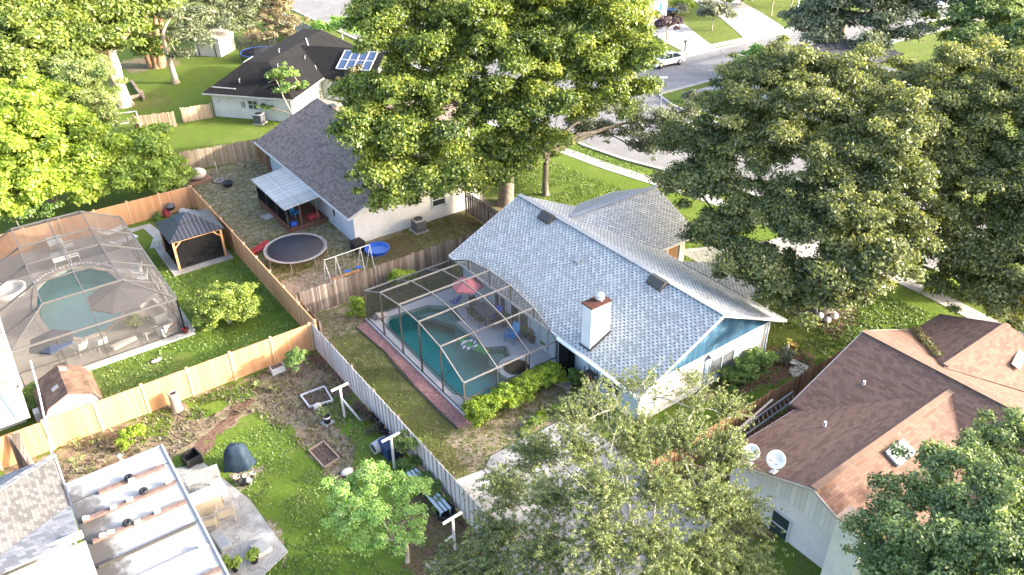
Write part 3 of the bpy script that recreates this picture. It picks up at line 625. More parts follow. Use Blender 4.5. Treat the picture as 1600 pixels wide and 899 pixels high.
b=MB();b.prism([(20.4,64.8,0),(31.4,64.8,0),(31.4,64.8,2.6),(25.9,64.8,4.9),(20.4,64.8,2.6)],(0,.15,0));b.box(31.3,35.6,56,64,0,2.6);b.build('gable_wall',STUC_W,P)
window(P,(20.4,51.1,1.4),.6,1.0,'x',-1,mull=0,sill=False);window(P,(27.4,47.85,1.6),1.2,1.1,'y',-1,mull=1)
b=MB();b.cbox((26.0,62.2,5.15),(.45,.7,.2));b.build('roof_vent',DARKM,prf)
# lean-to patio: white ribbed roof on dark screened walls
b=MB()
n_=34
for i in range(n_):
    ya=52.1+i*(6.6/n_);b.prism([(17.0,ya,2.12),(17.0,ya+.11,2.12),(17.0,ya+.11,2.17),(17.0,ya,2.17)],(2.85,0,.28))
b.prism([(17.0,52.1,2.06),(17.0,58.7,2.06),(17.0,58.7,2.12),(17.0,52.1,2.12)],(2.85,0,.28))
b.build('patio_roof',boards('white_ribbed_metal',(.40,.40,.39),(.66,.66,.64),.2,.22,.5,gapc=(.14,.14,.135)),P)
b=MB();b.box(17.25,20.4,52.5,58.5,0,.25);b.build('patio_floor',plain('red_brown_deck',(.20,.09,.06),.8,.3,3),P)
b=MB();b.box(17.25,17.29,52.5,58.5,.6,2.1);b.build('patio_screen',SCR3,P)
b=MB();b.box(17.2,17.3,52.5,58.5,.25,.6);b.box(17.3,20.4,52.45,52.52,.0,.35);b.build('patio_kneewall',plain('brown_kneewall',(.14,.07,.05),.8,.3,3),P)
for y in (52.5,54.5,56.5,58.4): MB().box(17.22,17.3,y-.04,y+.04,.25,2.1).build('patio_post',DARKM,P)
for x in (18.3,19.6): MB().box(x-.03,x+.03,52.47,52.53,.25,2.25).build('patio_post',plain('brown_post',(.24,.14,.1),.8,.2,2),P)
# ---- black roofed house (rotated) ----
def loc2(o,rz):
    c,s_=math.cos(rz),math.sin(rz);return lambda x,y,z=0:(o[0]+c*x-s_*y,o[1]+s_*x+c*y,z)
BK=shingle('black_shingle',(.016,.0155,.016),(.010,.010,.011),.4,.2,pd=.3,ct=.5)
q=loc2((20.43,80.74),math.atan2(-7.34,6.33))   # local x along the near eave, y away
Bk=thing('house','white walled house with a black shingle roof and solar panels, upper left centre','house',(28,80,0))
b=MB();Wd=9.7;D=17.5;hz=2.5;pk=4.5
A,B_,C_,D_=q(-.1,0,hz),q(Wd,0,hz),q(Wd,D,hz),q(-.1,D,hz);r0=q(2.4,4.9,pk);r1=q(2.4,D-4,pk);
b.slab([A,B_,q(4.9,4.9,pk),q(2.6,4.4,pk)]);b.slab([B_,C_,q(4.9,D,pk),q(4.9,4.9,pk)]);b.slab([q(2.6,4.4,pk),q(4.9,4.9,pk),q(4.9,D,pk),q(2.6,D,pk)]);b.slab([A,q(2.6,4.4,pk),q(2.6,D,pk),D_])
b.slab([q(4.8,11.5,4.4),q(15,11.5,4.4),q(15,7.0,hz),q(Wd-.5,7.0,hz)]);b.slab([q(4.8,11.5,4.4),q(15,11.5,4.4),q(15,16.0,hz),q(9,16,hz)])
bkr=b.build('roof',BK,Bk)
b=MB();b.prism([q(.5,.5,0),q(Wd-.6,.5,0),q(Wd-.6,.5,hz-.05),q(.5,.5,hz-.05)],V(*q(0,.12))-V(*q(0,0)));b.prism([q(Wd-.6,.5,0),q(Wd-.6,7.4,0),q(Wd-.6,7.4,hz-.05),q(Wd-.6,.5,hz-.05)],V(*q(-.12,0))-V(*q(0,0)));b.prism([q(.5,.5,0),q(.5,D-.5,0),q(.5,D-.5,hz-.05),q(.5,.5,hz-.05)],V(*q(.12,0))-V(*q(0,0)));b.prism([q(Wd-.6,7.5,0),q(14.6,7.5,0),q(14.6,7.5,hz-.05),q(Wd-.6,7.5,hz-.05)],V(*q(0,.12))-V(*q(0,0)))
b.build('wall',STUC_W,Bk)
b=MB();fascia(b,[D_,A,B_,C_],.14,.04,-.07);b.build('fascia',TRIMW,Bk)
b=MB();e=(0,0,.08)
def up(p,z=.08): return (p[0],p[1],p[2]+z)
b.bar(up(q(.5,.9,2.8)),up(q(.35,6,2.8)),.08);b.bar(up(q(.35,6,2.85)),up(q(.5,D-2,2.9)),.1);b.bar(up(q(.5,.9,2.8)),up(q(3.2,.8,2.8)),.08);b.bar(up(q(4.9,13.5,pk)),up(q(8.7,7.6,hz+.25)),.12);b.build('white_conduit',TRIMW,bkr)
b=MB();b.slab([up(q(1.3,5.2,3.6),.12),up(q(2.4,4.3,4.35),.12),up(q(2.5,6.2,4.45),.12),up(q(1.4,7.0,3.7),.12)],.04);b.build('skylight',TRIMW,bkr)
for x,y,z in ((3.2,1.7,3.2),(6.0,4.6,4.0),(6.8,9,3.6),(4.5,8,4.5)):
    p=q(x,y,z);MB().tube([p,(p[0],p[1],z+.35),(p[0]+.12,p[1],z+.45)],.06,8).build('roof_pipe',METAL,bkr)
so_=thing('solar_panels','blue solar panels in white frames lying on the black roof','solar panels',q(12.3,9.5,3.6))
def rp(x,y): return q(x,y,hz+(y-7.0)/4.5*1.9+.12)
for i in range(4):
    for j in range(2):
        xa=10.6+i*.92;ya=8.2+j*1.35;m=MB();m.slab([rp(xa+.05,ya+.05),rp(xa+.87,ya+.05),rp(xa+.87,ya+1.28),rp(xa+.05,ya+1.28)],.05)
        pn=m.build('panel',plain('solar_cell_blue',(.05,.08,.16),.2,.3,4,spec=.8) if i+j==0 else bpy.data.materials['solar_cell_blue'],so_)
m=MB();
for i in range(5): m.bar(rp(10.6+i*.92,8.2),rp(10.6+i*.92,10.9),.07,.1)
for j in range(3): m.bar(rp(10.6,8.2+j*1.35),rp(14.28,8.2+j*1.35),.07,.1)
m.build('frame',TRIMW,so_)
w0=V(*q(3.7,.5,1.55));
wn=MB();
def lb(mb,x0,x1,y0,y1,z0,z1): mb.add([q(x,y,z) for z in (z0,z1) for x,y in ((x0,y0),(x1,y0),(x1,y1),(x0,y1))],[(3,2,1,0),(4,5,6,7),(0,1,5,4),(1,2,6,5),(2,3,7,6),(3,0,4,7)])
for xc in (5.0,):
    f=MB();lb(f,xc-.55,xc+.55,.4,.49,1.05,1.12);lb(f,xc-.55,xc+.55,.4,.49,1.9,1.97);lb(f,xc-.55,xc-.47,.4,.49,1.12,1.9);lb(f,xc+.47,xc+.55,.4,.49,1.12,1.9);lb(f,xc-.03,xc+.03,.42,.49,1.12,1.9);lb(f,xc-.47,xc+.47,.42,.49,1.48,1.53)
    fo=f.build('window',TRIMW,Bk);g=MB();lb(g,xc-.47,xc+.47,.44,.495,1.12,1.9);g.build('pane',GLASS,fo)
for i,(xa,ya) in enumerate(((3.9,.35),(1.2,.35))):
    f=MB();lb(f,xa-.18,xa+.18,ya,ya+.14,1.2,1.75) if i==0 else lb(f,xa-.12,xa+.12,ya,ya+.14,1.5,1.8);f.build('meter_box',METAL if i==0 else TRIMW,Bk)
f=MB();xx=Wd-.48
for y in (2.6,): 
    lb(f,xx-.1,xx,y-.5,y+.5,.9,2.0)
f.build('window',TRIMW,Bk)
# ---- brown roofed house ----
BR=shingle('brown_shingle',(.19,.118,.09),(.12,.073,.06),.33,.145,pd=.3,stain=(.19,.125,.095),ct=.6)
Bn=thing('house','white house with a brown shingle roof, two satellite dishes and a skylight, lower right','house',(31,11,0))
kk=.42
b=MB()
# wing over -X gable, ridge y 11.6
b.slab([(22.8,16.3,2.23),(22.8,11.6,4.2),(33.5,11.6,4.2),(28.6,16.3,2.23)]);b.slab([(22.8,11.6,4.2),(22.8,7.0,2.23),(28.2,7.0,2.23),(33.3,11.6,4.2)])
k3=(4.5-2.4)/5.2
b.slab([(33.5,16.6,4.5),(28.3,16.6,2.4),(28.3,-4,2.4),(33.5,-4,4.5)]);b.slab([(33.5,16.6,4.5),(38.7,16.6,2.4),(38.7,-4,2.4),(33.5,-4,4.5)])
b.slab([(34.2,12.75,4.25),(38.2,16.4,2.6),(41.0,16.4,2.6),(40.2,12.75,4.25)]);b.slab([(34.2,12.75,4.25),(40.2,12.75,4.25),(41.0,9.0,2.6),(38.4,9.0,2.6)]);b.slab([(40.2,12.75,4.25),(41.0,9.0,2.6),(41.0,16.4,2.6)])
br=b.build('roof',BR,Bn)
b=MB();b.bar((22.8,11.6,4.22),(33.2,11.6,4.22),.3,.04);b.bar((33.5,16.6,4.52),(33.5,-4,4.52),.36,.04);b.bar((34.4,12.75,4.27),(40.2,12.75,4.27),.3,.04);b.build('ridge_cap',plain('light_brown_ridge',(.24,.155,.11),.95,.2,3),br)
b=MB();fascia(b,[(28.3,16.33,2.2),(22.77,16.33,2.2),(22.77,11.6,4.2),(22.77,7,2.23)],.14,.04,-.08);fascia(b,[(28.3,16.63,2.4),(33.5,16.63,4.5),(38.7,16.63,2.4)],.14,.04,-.08);b.build('fascia',plain('grey_fascia',(.5,.46,.42),.7,.2,2),Bn)
b=MB();b.prism([(23.3,15.8,0),(23.3,7.4,0),(23.3,7.4,2.2),(23.3,9,2.2),(23.3,14.6,2.2),(23.3,15.8,2.2)],(.15,0,0));b.box(23.45,28.6,15.65,15.8,0,2.1);b.prism([(28.6,16.0,0),(38.4,16.0,0),(38.4,16.0,2.3),(33.5,16.0,4.3),(28.6,16.0,2.3)],(0,.12,0));b.build('wall',STUC_P,Bn)
b=MB();b.prism([(23.22,15.8,2.15),(23.22,7.4,2.15),(23.22,11.6,3.95)],(.07,0,0));b.build('gable',boards('white_gable_siding',(.60,.58,.56),(.72,.70,.68),.24,.06,.8,gapc=(.3,.29,.28)),Bn)
window(Bn,(23.3,12.9,.55),1.0,1.5,'x',-1,mull=1)
b=MB();b.box(22.35,23.2,9.0,10.2,0,4.1);cc=b.build('chimney',STUC_W,Bn);MB().box(22.3,23.25,8.95,10.25,4.1,4.18).build('chimney_cap',plain('rust_stained_cap',(.5,.36,.27),.8,.4,4),cc)
def bz(y): return 4.2-.42*abs(y-11.6)
b=MB();b.slab([(27.0,11.1,bz(11.1)+.14),(28.3,11.1,bz(11.1)+.14),(28.3,10.5,bz(10.5)+.14),(27.0,10.5,bz(10.5)+.14)],.12);sk=b.build('skylight',plain('skylight_dome',(.34,.39,.42),.25,.2,2,spec=.6),br)
b=MB();b.bar((27.0,11.12,bz(11.1)+.15),(28.3,11.12,bz(11.1)+.15),.06);b.bar((27.0,10.48,bz(10.5)+.15),(28.3,10.48,bz(10.5)+.15),.06);b.build('skylight_frame',METAL,sk)
for x,y in ((27.4,14.2),(31,14.7)): MB().tube([(x,y,bz(y) if x<30 else 3.4),(x,y,(bz(y) if x<30 else 3.4)+.3)],.07).build('vent_pipe',TRIMW,br)
ysl=MB();ysl.cbox((38.6,11.2,3.64),(1.5,.45,.03),.25,rx=math.atan(.44));ysl.build('pale_patch',plain('pale_plywood_patch',(.36,.28,.18),.9,.15,2),br)
# seams of the patio roof
# ---- dark roof over the street, white flat roof etc ----
Dk=thing('house','dark grey hip roofed house across the street, half hidden behind the mossy oak','house',(73,47,0))
b=MB();b.slab([(66.5,53.5,2.6),(66.5,38,2.6),(71,42,4.9),(71,49.5,4.9)]);b.slab([(66.5,53.5,2.6),(71,49.5,4.9),(78,49.5,4.9),(81,53.5,2.6)]);b.slab([(71,49.5,4.9),(71,42,4.9),(78,42,4.9),(78,49.5,4.9)]);b.build('roof',shingle('dark_grey_shingle',(.075,.072,.075),(.03,.03,.035),.4,.25),Dk)
MB().box(67.2,80,38.6,52.8,0,2.6).build('wall',STUC_W,Dk)
Fr=thing('house','white house with a blue trimmed garage door and grey roof, top centre','house',(84,84,0))
b=MB();b.slab([(80.5,82.0,2.7),(84.8,80.3,2.7),(90,90,4.8),(84,93,4.8)]);b.build('roof',shingle('grey_green_shingle',(.20,.22,.22),(.1,.11,.12)),Fr)
fq=loc2((81.3,81.9),math.atan2(-1.2,2.9));b=MB();b.add([fq(x,y,z) for z in (0,2.6) for x,y in ((0,0),(3.4,0),(3.4,9),(0,9))],[(3,2,1,0),(4,5,6,7),(0,1,5,4),(1,2,6,5),(2,3,7,6),(3,0,4,7)]);b.build('wall',STUC_W,Fr)
b=MB();b.add([fq(x,y,z) for z in (0,2.3) for x,y in ((2.35,-.05),(2.6,-.05),(2.6,0),(2.35,0))],[(3,2,1,0),(4,5,6,7),(0,1,5,4),(1,2,6,5),(2,3,7,6),(3,0,4,7)]);b.build('blue_trim',plain('blue_trim',(.1,.35,.6),.5,.1,1),Fr)
Fw=thing('house','pale blue house seen only along the top edge beyond the curved driveway','house',(104,86,0))
b=MB();b.slab([(99,86,2.7),(112,80,2.7),(115,88,5),(103,94,5)]);b.build('roof',bpy.data.materials['grey_green_shingle'],Fw);MB().cbox((107,88,1.3),(12,8,2.6),-.43).build('wall',STUC_B,Fw)
# ---- bottom left: grey shingle roof + white pan roof ----
GR=shingle('grey_shingle',(.14,.137,.135),(.075,.075,.077),.25,.15,pd=.35,ct=.8)
Gh=thing('house','grey shingle roofed house in the bottom left corner beside the white patio roof','house',(-5,30,0))
b=MB();b.slab([(-1.35,33.9,2.6),(-1.35,30.3,2.6),(-6.4,25.3,4.9),(-6.4,28.9,4.9)]);b.build('roof',GR,Gh)
b=MB();b.slab([(-1.35,33.9,2.6),(-6.4,28.9,4.9),(-12,28.9,4.9),(-12,33.9,2.6)]);b.slab([(-1.32,30.3,2.6),(-1.32,27.3,3.5),(-12,27.3,3.5),(-6.4,25.3,4.9)]);b.build('roof',shingle('blue_grey_shingle',(.22,.23,.25),(.15,.155,.17),.3,.2),Gh)
b=MB();b.bar((-1.2,27.25,3.55),(-9,27.25,3.55),.2,.25);b.bar((-1.28,34,2.55),(-1.28,27.4,2.55),.06,.14);b.build('fascia',TRIMW,Gh)
b=MB();b.bar((-1.3,33.9,2.63),(-6.4,28.9,4.93),.3,.04);b.build('ridge_cap',bpy.data.materials['blue_grey_shingle'],Gh)
MB().box(-9,-1.7,22,33.2,0,2.45).build('wall',STUC_W,Gh)
MB().slab([(-1.2,27.1,3.3),(-1.2,20,3.1),(-9,20,3.1),(-9,27.1,3.3)],.1).build('pan_roof',plain('stained_white_roof',(.45,.43,.40),.7,.35,1.3),Gh)
b=MB();b.tube([(-1.35,33.9,2.8),(-1.0,38.2,3.5),(-.9,40.2,3.9)],.045,6);b.build('utility_mast',TRIMW,Gh)
# white roof with stained end
t=NT('stained_white_pan_roof');p=t.geo();sx=t.n('ShaderNodeSeparateXYZ');t.l(p,sx.inputs[0])
ed=t.smooth(sx.outputs[0],1.2,-1.4);lo=t.smooth(sx.outputs[1],32.5,28);st=t.math('ADD',t.math('MULTIPLY',ed,t.math('ADD',.45,t.math('MULTIPLY',lo,.5))),t.math('MULTIPLY',t.math('SUBTRACT',t.noise(p,1.1,6,.75),.5),1.1))
c_=t.mix(t.math('MULTIPLY',t.smooth(st,.34,.72),.9),(.31,.315,.315),(.05,.043,.037));c_=t.mix(t.math('MULTIPLY',t.smooth(t.noise(p,.8,5,.7),.5,.75),.35),c_,(.21,.21,.21));PANR=t.col(c_,.55,.4)
Pr=thing('patio_roof','flat stained white patio roof with rusty pipes and stones on it, bottom left','patio roof',(.8,26,0))
b=MB();b.prism([(-1.25,31.5,2.7),(2.75,31.5,2.7),(2.75,18,2.7),(-1.25,18,2.7)],(0,0,-.14));b.build('deck',PANR,Pr)
b=MB()
for y in (30.1,28.8,27.45,26.0,24.6,23.2,21.6,20.2): b.box(-1.22,2.7,y+.09,y+.13,2.701,2.715)
b.build('seam_ribs',DARKM,Pr)
b=MB();b.bar((2.8,31.5,2.68),(2.8,18,2.68),.1,.16);b.bar((-1.25,31.53,2.66),(2.8,31.53,2.66),.06,.16);b.build('gutter',METAL,Pr)
for y in (30.9,24.3,19): MB().box(2.6,2.7,y-.05,y+.05,0,2.56).build('post',TRIMW,Pr)
RUST=plain('rusty_pink_pipe',(.17,.115,.10),.8,.4,4)
for i,(y,xa,xb,m) in enumerate(((30.1,-.2,2.5,RUST),(28.8,-1.1,2.6,RUST),(27.45,-1.0,2.65,RUST),(26.0,-1.1,2.6,DARKM),(24.6,-1.1,2.65,TRIMW),(23.2,-1.1,2.65,RUST),(21.6,-1,2.6,RUST))):
    b=MB();b.bar((xa,y,2.78),(xb,y-.05,2.78),.2 if m is RUST else .07,.12);b.build('joist',m,Pr)
for i,(x,y) in enumerate(((1.05,30.1),(1.35,28.9),(.35,27.5))):
    o=MB().lathe([(.05,0),(.17,0),(.19,.06),(.17,.12),(.06,.12),(.05,0)],(x,y+.02,2.83),16).build('tyre',BLACK)
    props(o,['small black wheel lying on the white patio roof, nearest the garden plot','small black wheel on the middle rusty bar of the white patio roof','small black wheel on the white patio roof, nearest the grey house'][i],'wheel','wheels on the patio roof')
sb=[(1.1,29.85),(.75,28.75),(2.35,28.85),(-.95,28.78),(.1,28.72),(1.5,27.4),(-.3,27.4),(.7,27.3),(-.6,27.42),(2.4,24.5)]
for i,(x,y) in enumerate(sb):
    o=MB().cbox((x,y,2.90),(.26,.16,.13),random.uniform(-.4,.4)).build('brick',plain('pale_brick_%d'%i,(.6,.52,.42),.9,.3,5) if i==0 else bpy.data.materials['pale_brick_0'],bevel=.02)
    props(o,'pale brick weighing down a bar on the white patio roof','brick','bricks on the patio roof')
# ======================= VEGETATION =======================
def leaves_mesh(name,C,n,size,m,parent,seed,up=.5,flat=.75,asp=.55,hollow=.35,shift=0.,world=True,var=.2):
    """C: (N,4) array of leaf clump centres + radius; n leaves each"""
    r=np.random.default_rng(seed);C=np.asarray(C,float);N=len(C)
    n=n*2.1;size=size*.84;cnt=np.maximum(3,(n*(C[:,3]/C[:,3].mean())**2).astype(int));idx=np.repeat(np.arange(N),cnt);T=len(idx)
    d=r.normal(size=(T,3));d/=np.linalg.norm(d,axis=1)[:,None];d[:,2]=np.where(d[:,2]<-.2,-d[:,2]*.8,d[:,2])
    rad=C[idx,3]*(hollow+(1-hollow)*r.random(T)**.6)*(1+.18*r.normal(size=T))
    p=C[idx,:3]+d*rad[:,None]*np.array([1,1,flat])
    nn=d*.55+r.normal(size=(T,3))*.55+np.array([0,0,up]);nn/=np.linalg.norm(nn,axis=1)[:,None]
    t=np.cross(nn,r.normal(size=(T,3)));t/=np.linalg.norm(t,axis=1)[:,None];b=np.cross(nn,t)
    s=size*(.6+.8*r.random(T))[:,None]
    vv=np.stack([p-t*s*.5,p+b*s*asp*.5-t*s*.05,p+t*s*.5,p-b*s*asp*.5-t*s*.05],1).reshape(-1,3)
    if world and parent is not None: vv=vv-np.array(parent.location)
    me=bpy.data.meshes.new(name);me.vertices.add(T*4);me.vertices.foreach_set('co',vv.astype(np.float32).ravel())
    me.loops.add(T*4);me.loops.foreach_set('vertex_index',np.arange(T*4,dtype=np.int32));me.polygons.add(T);me.polygons.foreach_set('loop_start',np.arange(0,T*4,4,dtype=np.int32));me.update(calc_edges=True)
    cs=r.normal(size=N)*var*.6
    val=np.clip(.45+shift+cs[idx]+r.normal(size=T)*var,0,1)
    a=me.attributes.new('v','FLOAT','FACE');a.data.foreach_set('value',val.astype(np.float32));me.materials.append(m)
    o=bpy.data.objects.new(name,me);col.objects.link(o);o.parent=parent;return o
def subs(big,rs,dens,seed,flat=.92,zb=-.5,jit=.5):
    r=np.random.default_rng(seed);out=[]
    for x,y,z,Rr in big:
        k=max(5,int(1.5*dens*Rr*Rr/(rs*rs)))
        for _ in range(k):
            d=r.normal(size=3);d/=np.linalg.norm(d)
            if d[2]<zb:d[2]*=-.6
            q=Rr*(.38+.72*r.random()**.7);s=rs*(.45+1.0*r.random())
            out.append((x+d[0]*q+r.normal()*jit*rs,y+d[1]*q+r.normal()*jit*rs,max(s*.6,z+d[2]*q*flat),s))
    return np.array(out)
def bez(a,b,k,sag,rr,n=6):
    a=V(*a);b=V(*b);m=(a+b)/2+V(rr.normal()*k,rr.normal()*k,sag);return [a*(1-t)**2+2*m*t*(1-t)+b*t*t for t in np.linspace(0,1,n)]
def limbs(mb,fork,big,S_,r0,seed,twig=.25,tr=.03,n=7,sag=.6):
    rr=np.random.default_rng(seed);big=[V(*q[:3]) for q in big]
    order=sorted(range(len(big)),key=lambda i:np.linalg.norm(big[i]-fork));done=[]
    for i in order:
        q=big[i];L=np.linalg.norm(q-fork);src=fork;sr=r0
        c=[(np.linalg.norm(q-e)+.35*np.linalg.norm(e-fork),e,er) for e,er in done]+[(L*1.0,fork,r0)]
        _,src,sr=min(c,key=lambda t:t[0]);er=max(sr*.55,tr*1.6)
        pts=bez(src,q,.25*max(1,np.linalg.norm(q-src))*.35,sag*.5,rr);mb.tube(pts,list(np.linspace(sr*.8,er,len(pts))),n,cap=False);done.append((q,er))
    if twig and S_ is not None:
        B=np.array(big)
        for s in S_:
            if rr.random()>twig: continue
            j=np.argmin(((B-s[:3])**2).sum(1));pts=bez(B[j],s[:3]+V(0,0,s[3]*.3),.15,.1,rr,4);mb.tube(pts,[tr,tr*.8,tr*.6,tr*.3],4,cap=False)
def tree(name,label,base,fork,tr,big,rs,dens,n,size,lm,bark,seed,twig=.2,group=None,up=.5,flat=.75,sag=.6,shift=0,extra=None,cat='tree',tw=.03,hollow=.35,r1=None,zb=-.35,var=.2,asp=.55,Sover=None):
    T=thing(name,label,cat,(base[0],base[1],0),group=group);S_=subs(big,rs,dens,seed,zb=zb)
    mb=MB();f=V(*fork);b0=V(base[0],base[1],-.05);rr=np.random.default_rng(seed+5)
    L=np.linalg.norm(f-b0);pts=[b0,b0+(f-b0)*.08+V(0,0,0),b0*.6+f*.4+V(rr.normal()*.03*L,rr.normal()*.03*L,0),b0*.25+f*.75,f]
    mb.tube(pts,[tr*1.5,tr*1.12,tr,tr*.9,(r1 or tr*.75)],12,cap=False)
    S_=Sover if Sover is not None else S_;limbs(mb,f,big,None if Sover is not None else S_,(r1 or tr*.75),seed+1,twig,tw,sag=sag)
    if extra: extra(mb)
    mb.build('trunk',bark,T);leaves_mesh('crown',S_,n,size,lm,T,seed+2,up=up,flat=flat,hollow=hollow,shift=shift,var=var,asp=asp)
    return T
def Pd(L): return [(*atd(x,y,d),r) for x,y,d,r in L]
def Pz(L): return [(*at(x,y,z),r) for x,y,z,r in L]
OAK=leafm('oak_leaf',(.045,.08,.014),(.18,.25,.034),(.42,.45,.075),.42)
OAKD=leafm('dark_oak_leaf',(.055,.075,.025),(.185,.215,.06),(.44,.44,.15),.48)
MOSSY=leafm('mossy_oak_leaf',(.06,.075,.042),(.16,.19,.10),(.30,.31,.17),.25)
CAMPH=leafm('camphor_leaf',(.06,.10,.018),(.18,.245,.04),(.37,.42,.08),.4)
MANGO=leafm('mango_leaf',(.12,.19,.02),(.36,.48,.05),(.60,.68,.11),.45)
MANGO2=leafm('green_mango_leaf',(.13,.21,.03),(.36,.48,.07),(.56,.64,.13),.45)
FLUF=leafm('pale_feathery_leaf',(.14,.20,.05),(.34,.42,.12),(.55,.56,.26),.4)
MID=leafm('mid_green_leaf',(.06,.12,.025),(.18,.29,.06),(.34,.44,.12),.38)
BRIGHT=leafm('bright_green_leaf',(.14,.28,.05),(.36,.56,.12),(.62,.70,.32),.42)
WILL=leafm('willow_leaf',(.065,.09,.028),(.19,.235,.065),(.42,.45,.15),.42)
HEDGE=leafm('hedge_leaf',(.08,.13,.012),(.28,.40,.025),(.50,.58,.05),.38)
DEEP=leafm('deep_green_leaf',(.055,.09,.03),(.17,.24,.075),(.36,.44,.15),.42)
GREYL=leafm('grey_green_leaf',(.10,.11,.07),(.22,.24,.15),(.38,.38,.26),.25)
PURP=leafm('purple_leaf',(.05,.03,.035),(.13,.08,.09),(.24,.17,.16),.2)
BROWNL=leafm('dry_bamboo_leaf',(.12,.10,.05),(.28,.23,.12),(.48,.40,.24),.25)
# big central oak
T1=Pd([(575,215,54,2.6),(600,285,50.5,2.2),(648,300,50,2.2),(705,285,50,2.0),(625,225,53,2.8),(690,235,53,2.8),(765,262,53,2.2),(828,232,54,2.2),(790,275,53,1.7),(745,285,51.5,1.4),
 (566,160,57,2.0),(640,150,56,3),(720,165,55,3.2),(800,180,55,3.0),(872,175,55,2.5),(930,160,57,2.5),(620,75,59,2.8),(680,85,58,3.2),(750,95,58,3.4),(830,105,57,3.4),(905,110,58,3.2),(975,110,58,2.6),(985,150,58,1.6),
 (600,25,62,2.2),(660,15,62,3),(740,20,61,3.4),(820,25,61,3.4),(900,30,61,3.2),(965,45,60,2.6),(1000,80,60,1.7),(700,-50,62,3.2),(800,-55,62,3.4),(890,-40,62,3)])  # last clumps sit unseen above the frame, added for their shadows
tree('oak_tree','huge yellow green oak in the top centre, its crown over the purplish brown roof',(32.9,46.8),(33.2,47.2,6.2),.55,T1,.85,1.9,190,.285,OAK,BARK,101,twig=.3,tw=.045,flat=.8,r1=.42,var=.27)
T2=Pd([(905,205,62,1.5),(955,212,62,1.5),(1005,205,62,1.7),(1045,200,62,1.8),(1070,215,60,1.5),(1000,238,60,1.2),(1065,185,63,1.5),(1030,225,61,1.3),(935,175,62,1.5),(890,165,61,1.6),(990,180,63,1.5)])
def ex2(mb):
    f=V(36.5,46.4,3.1)
    for q in ((935,205,60.5),(905,190,60),(838,215,58),(1000,188,62)):
        e=atd(*q);mb.tube([f*(1-t)+e*t+V(0,0,.5*math.sin(3.14*t)) for t in np.linspace(0,1,5)],[.24,.2,.16,.12,.07],8,cap=False)
tree('oak_tree','slender forked grey oak with thin drooping branches, right of the huge central oak',(36.3,46.1),(36.4,46.3,2.6),.24,T2,.6,2.0,60,.2,MOSSY,BARK,111,twig=.85,tw=.035,extra=ex2,hollow=.1,r1=.2)
# dark oaks on the right
T3=Pd([(1092,235,50,2.2),(1095,305,47,2.1),(1125,365,44,2.1),(1175,415,41.5,2.0),(1235,440,40.5,2.0),(1305,440,40.5,2.0),(1370,418,41.5,1.9),(1130,180,52,2.2),(1165,255,48,2.8),(1220,335,45,2.8),(1290,360,43.5,2.8),(1360,345,44,2.6),
 (1180,150,52,2.6),(1235,200,50,3.1),(1290,265,47,3.1),(1350,270,47,2.7),(1215,110,54,2.1),(1275,135,53,2.5),(1330,185,52,2.5),(1165,120,55,1.4),(1080,270,49,1.4),(1395,200,50,2.4),(1400,300,47,2.4),(1395,375,44.5,2.0),(1260,470,39.5,1.2),(1330,470,39.5,1.2)])
tree('oak_tree','dark spreading oak over the front lawn, between the pale blue roof and the pavement',(39.7,22.6),(39.5,22.8,3.2),.6,T3,.75,1.9,180,.235,OAKD,BARK,121,twig=.35,tw=.04,r1=.45,var=.2,flat=.7)
T3b=Pd([(1410,240,52,2.7),(1450,330,49.5,2.7),(1505,395,48,2.7),(1565,430,47,2.6),(1610,370,49,2.8),(1420,175,55,2.7),(1480,235,53,3),(1550,290,51.5,3),(1615,290,52,3),(1395,125,58,2.0),(1455,140,57,2.6),(1530,165,56,2.9),(1600,190,55,3),(1555,125,59,2.2),(1505,455,46.5,1.6),(1560,475,46,1.6),(1615,465,46.5,1.9),(1430,395,47,1.5),(1660,230,54,3.2),(1670,340,51,3.2),(1660,430,48,2.6),(1600,130,59,2.0),(1490,115,60,1.6)])
tree('oak_tree','broad olive green oak by the street at the right edge, lit pale yellow on top',(49.0,17.5),(48.8,17.6,3.6),.6,T3b,.75,1.9,180,.235,OAKD,BARK,131,twig=.35,tw=.04,r1=.45,shift=.08,flat=.7)
T4=Pd([(1270,28,96,3),(1312,18,97,3),(1355,25,97,3.2),(1400,18,98,3),(1440,8,99,2.4),(1262,62,92,2.2),(1300,75,91,2.4),(1350,82,90,2.4),(1390,60,94,2.4),(1420,45,95,1.6),(1335,108,89,1.4),(1380,95,91,1.4),(1300,-20,98,3),(1380,-20,98,3)])
tree('mossy_oak_tree','mossy grey green oak across the street, top right of centre',(88.5,56),(88.5,56,4),.6,T4,1.1,1.6,120,.42,MOSSY,BARK,141,twig=.2)
T5=Pd([(1500,30,98,2.6),(1545,18,98,3),(1588,35,97,3),(1500,62,95,1.9),(1545,75,93,2.4),(1590,80,92,2.4),(1560,-20,99,3),(1620,60,94,3),(1520,95,92,1.4),(1585,108,90,1.6)])
tree('broadleaf_tree','rounded deep green tree in the top right corner',(95,46),(95,46,3.5),.5,T5,1.1,1.6,120,.42,DEEP,BARK,151,twig=.2)
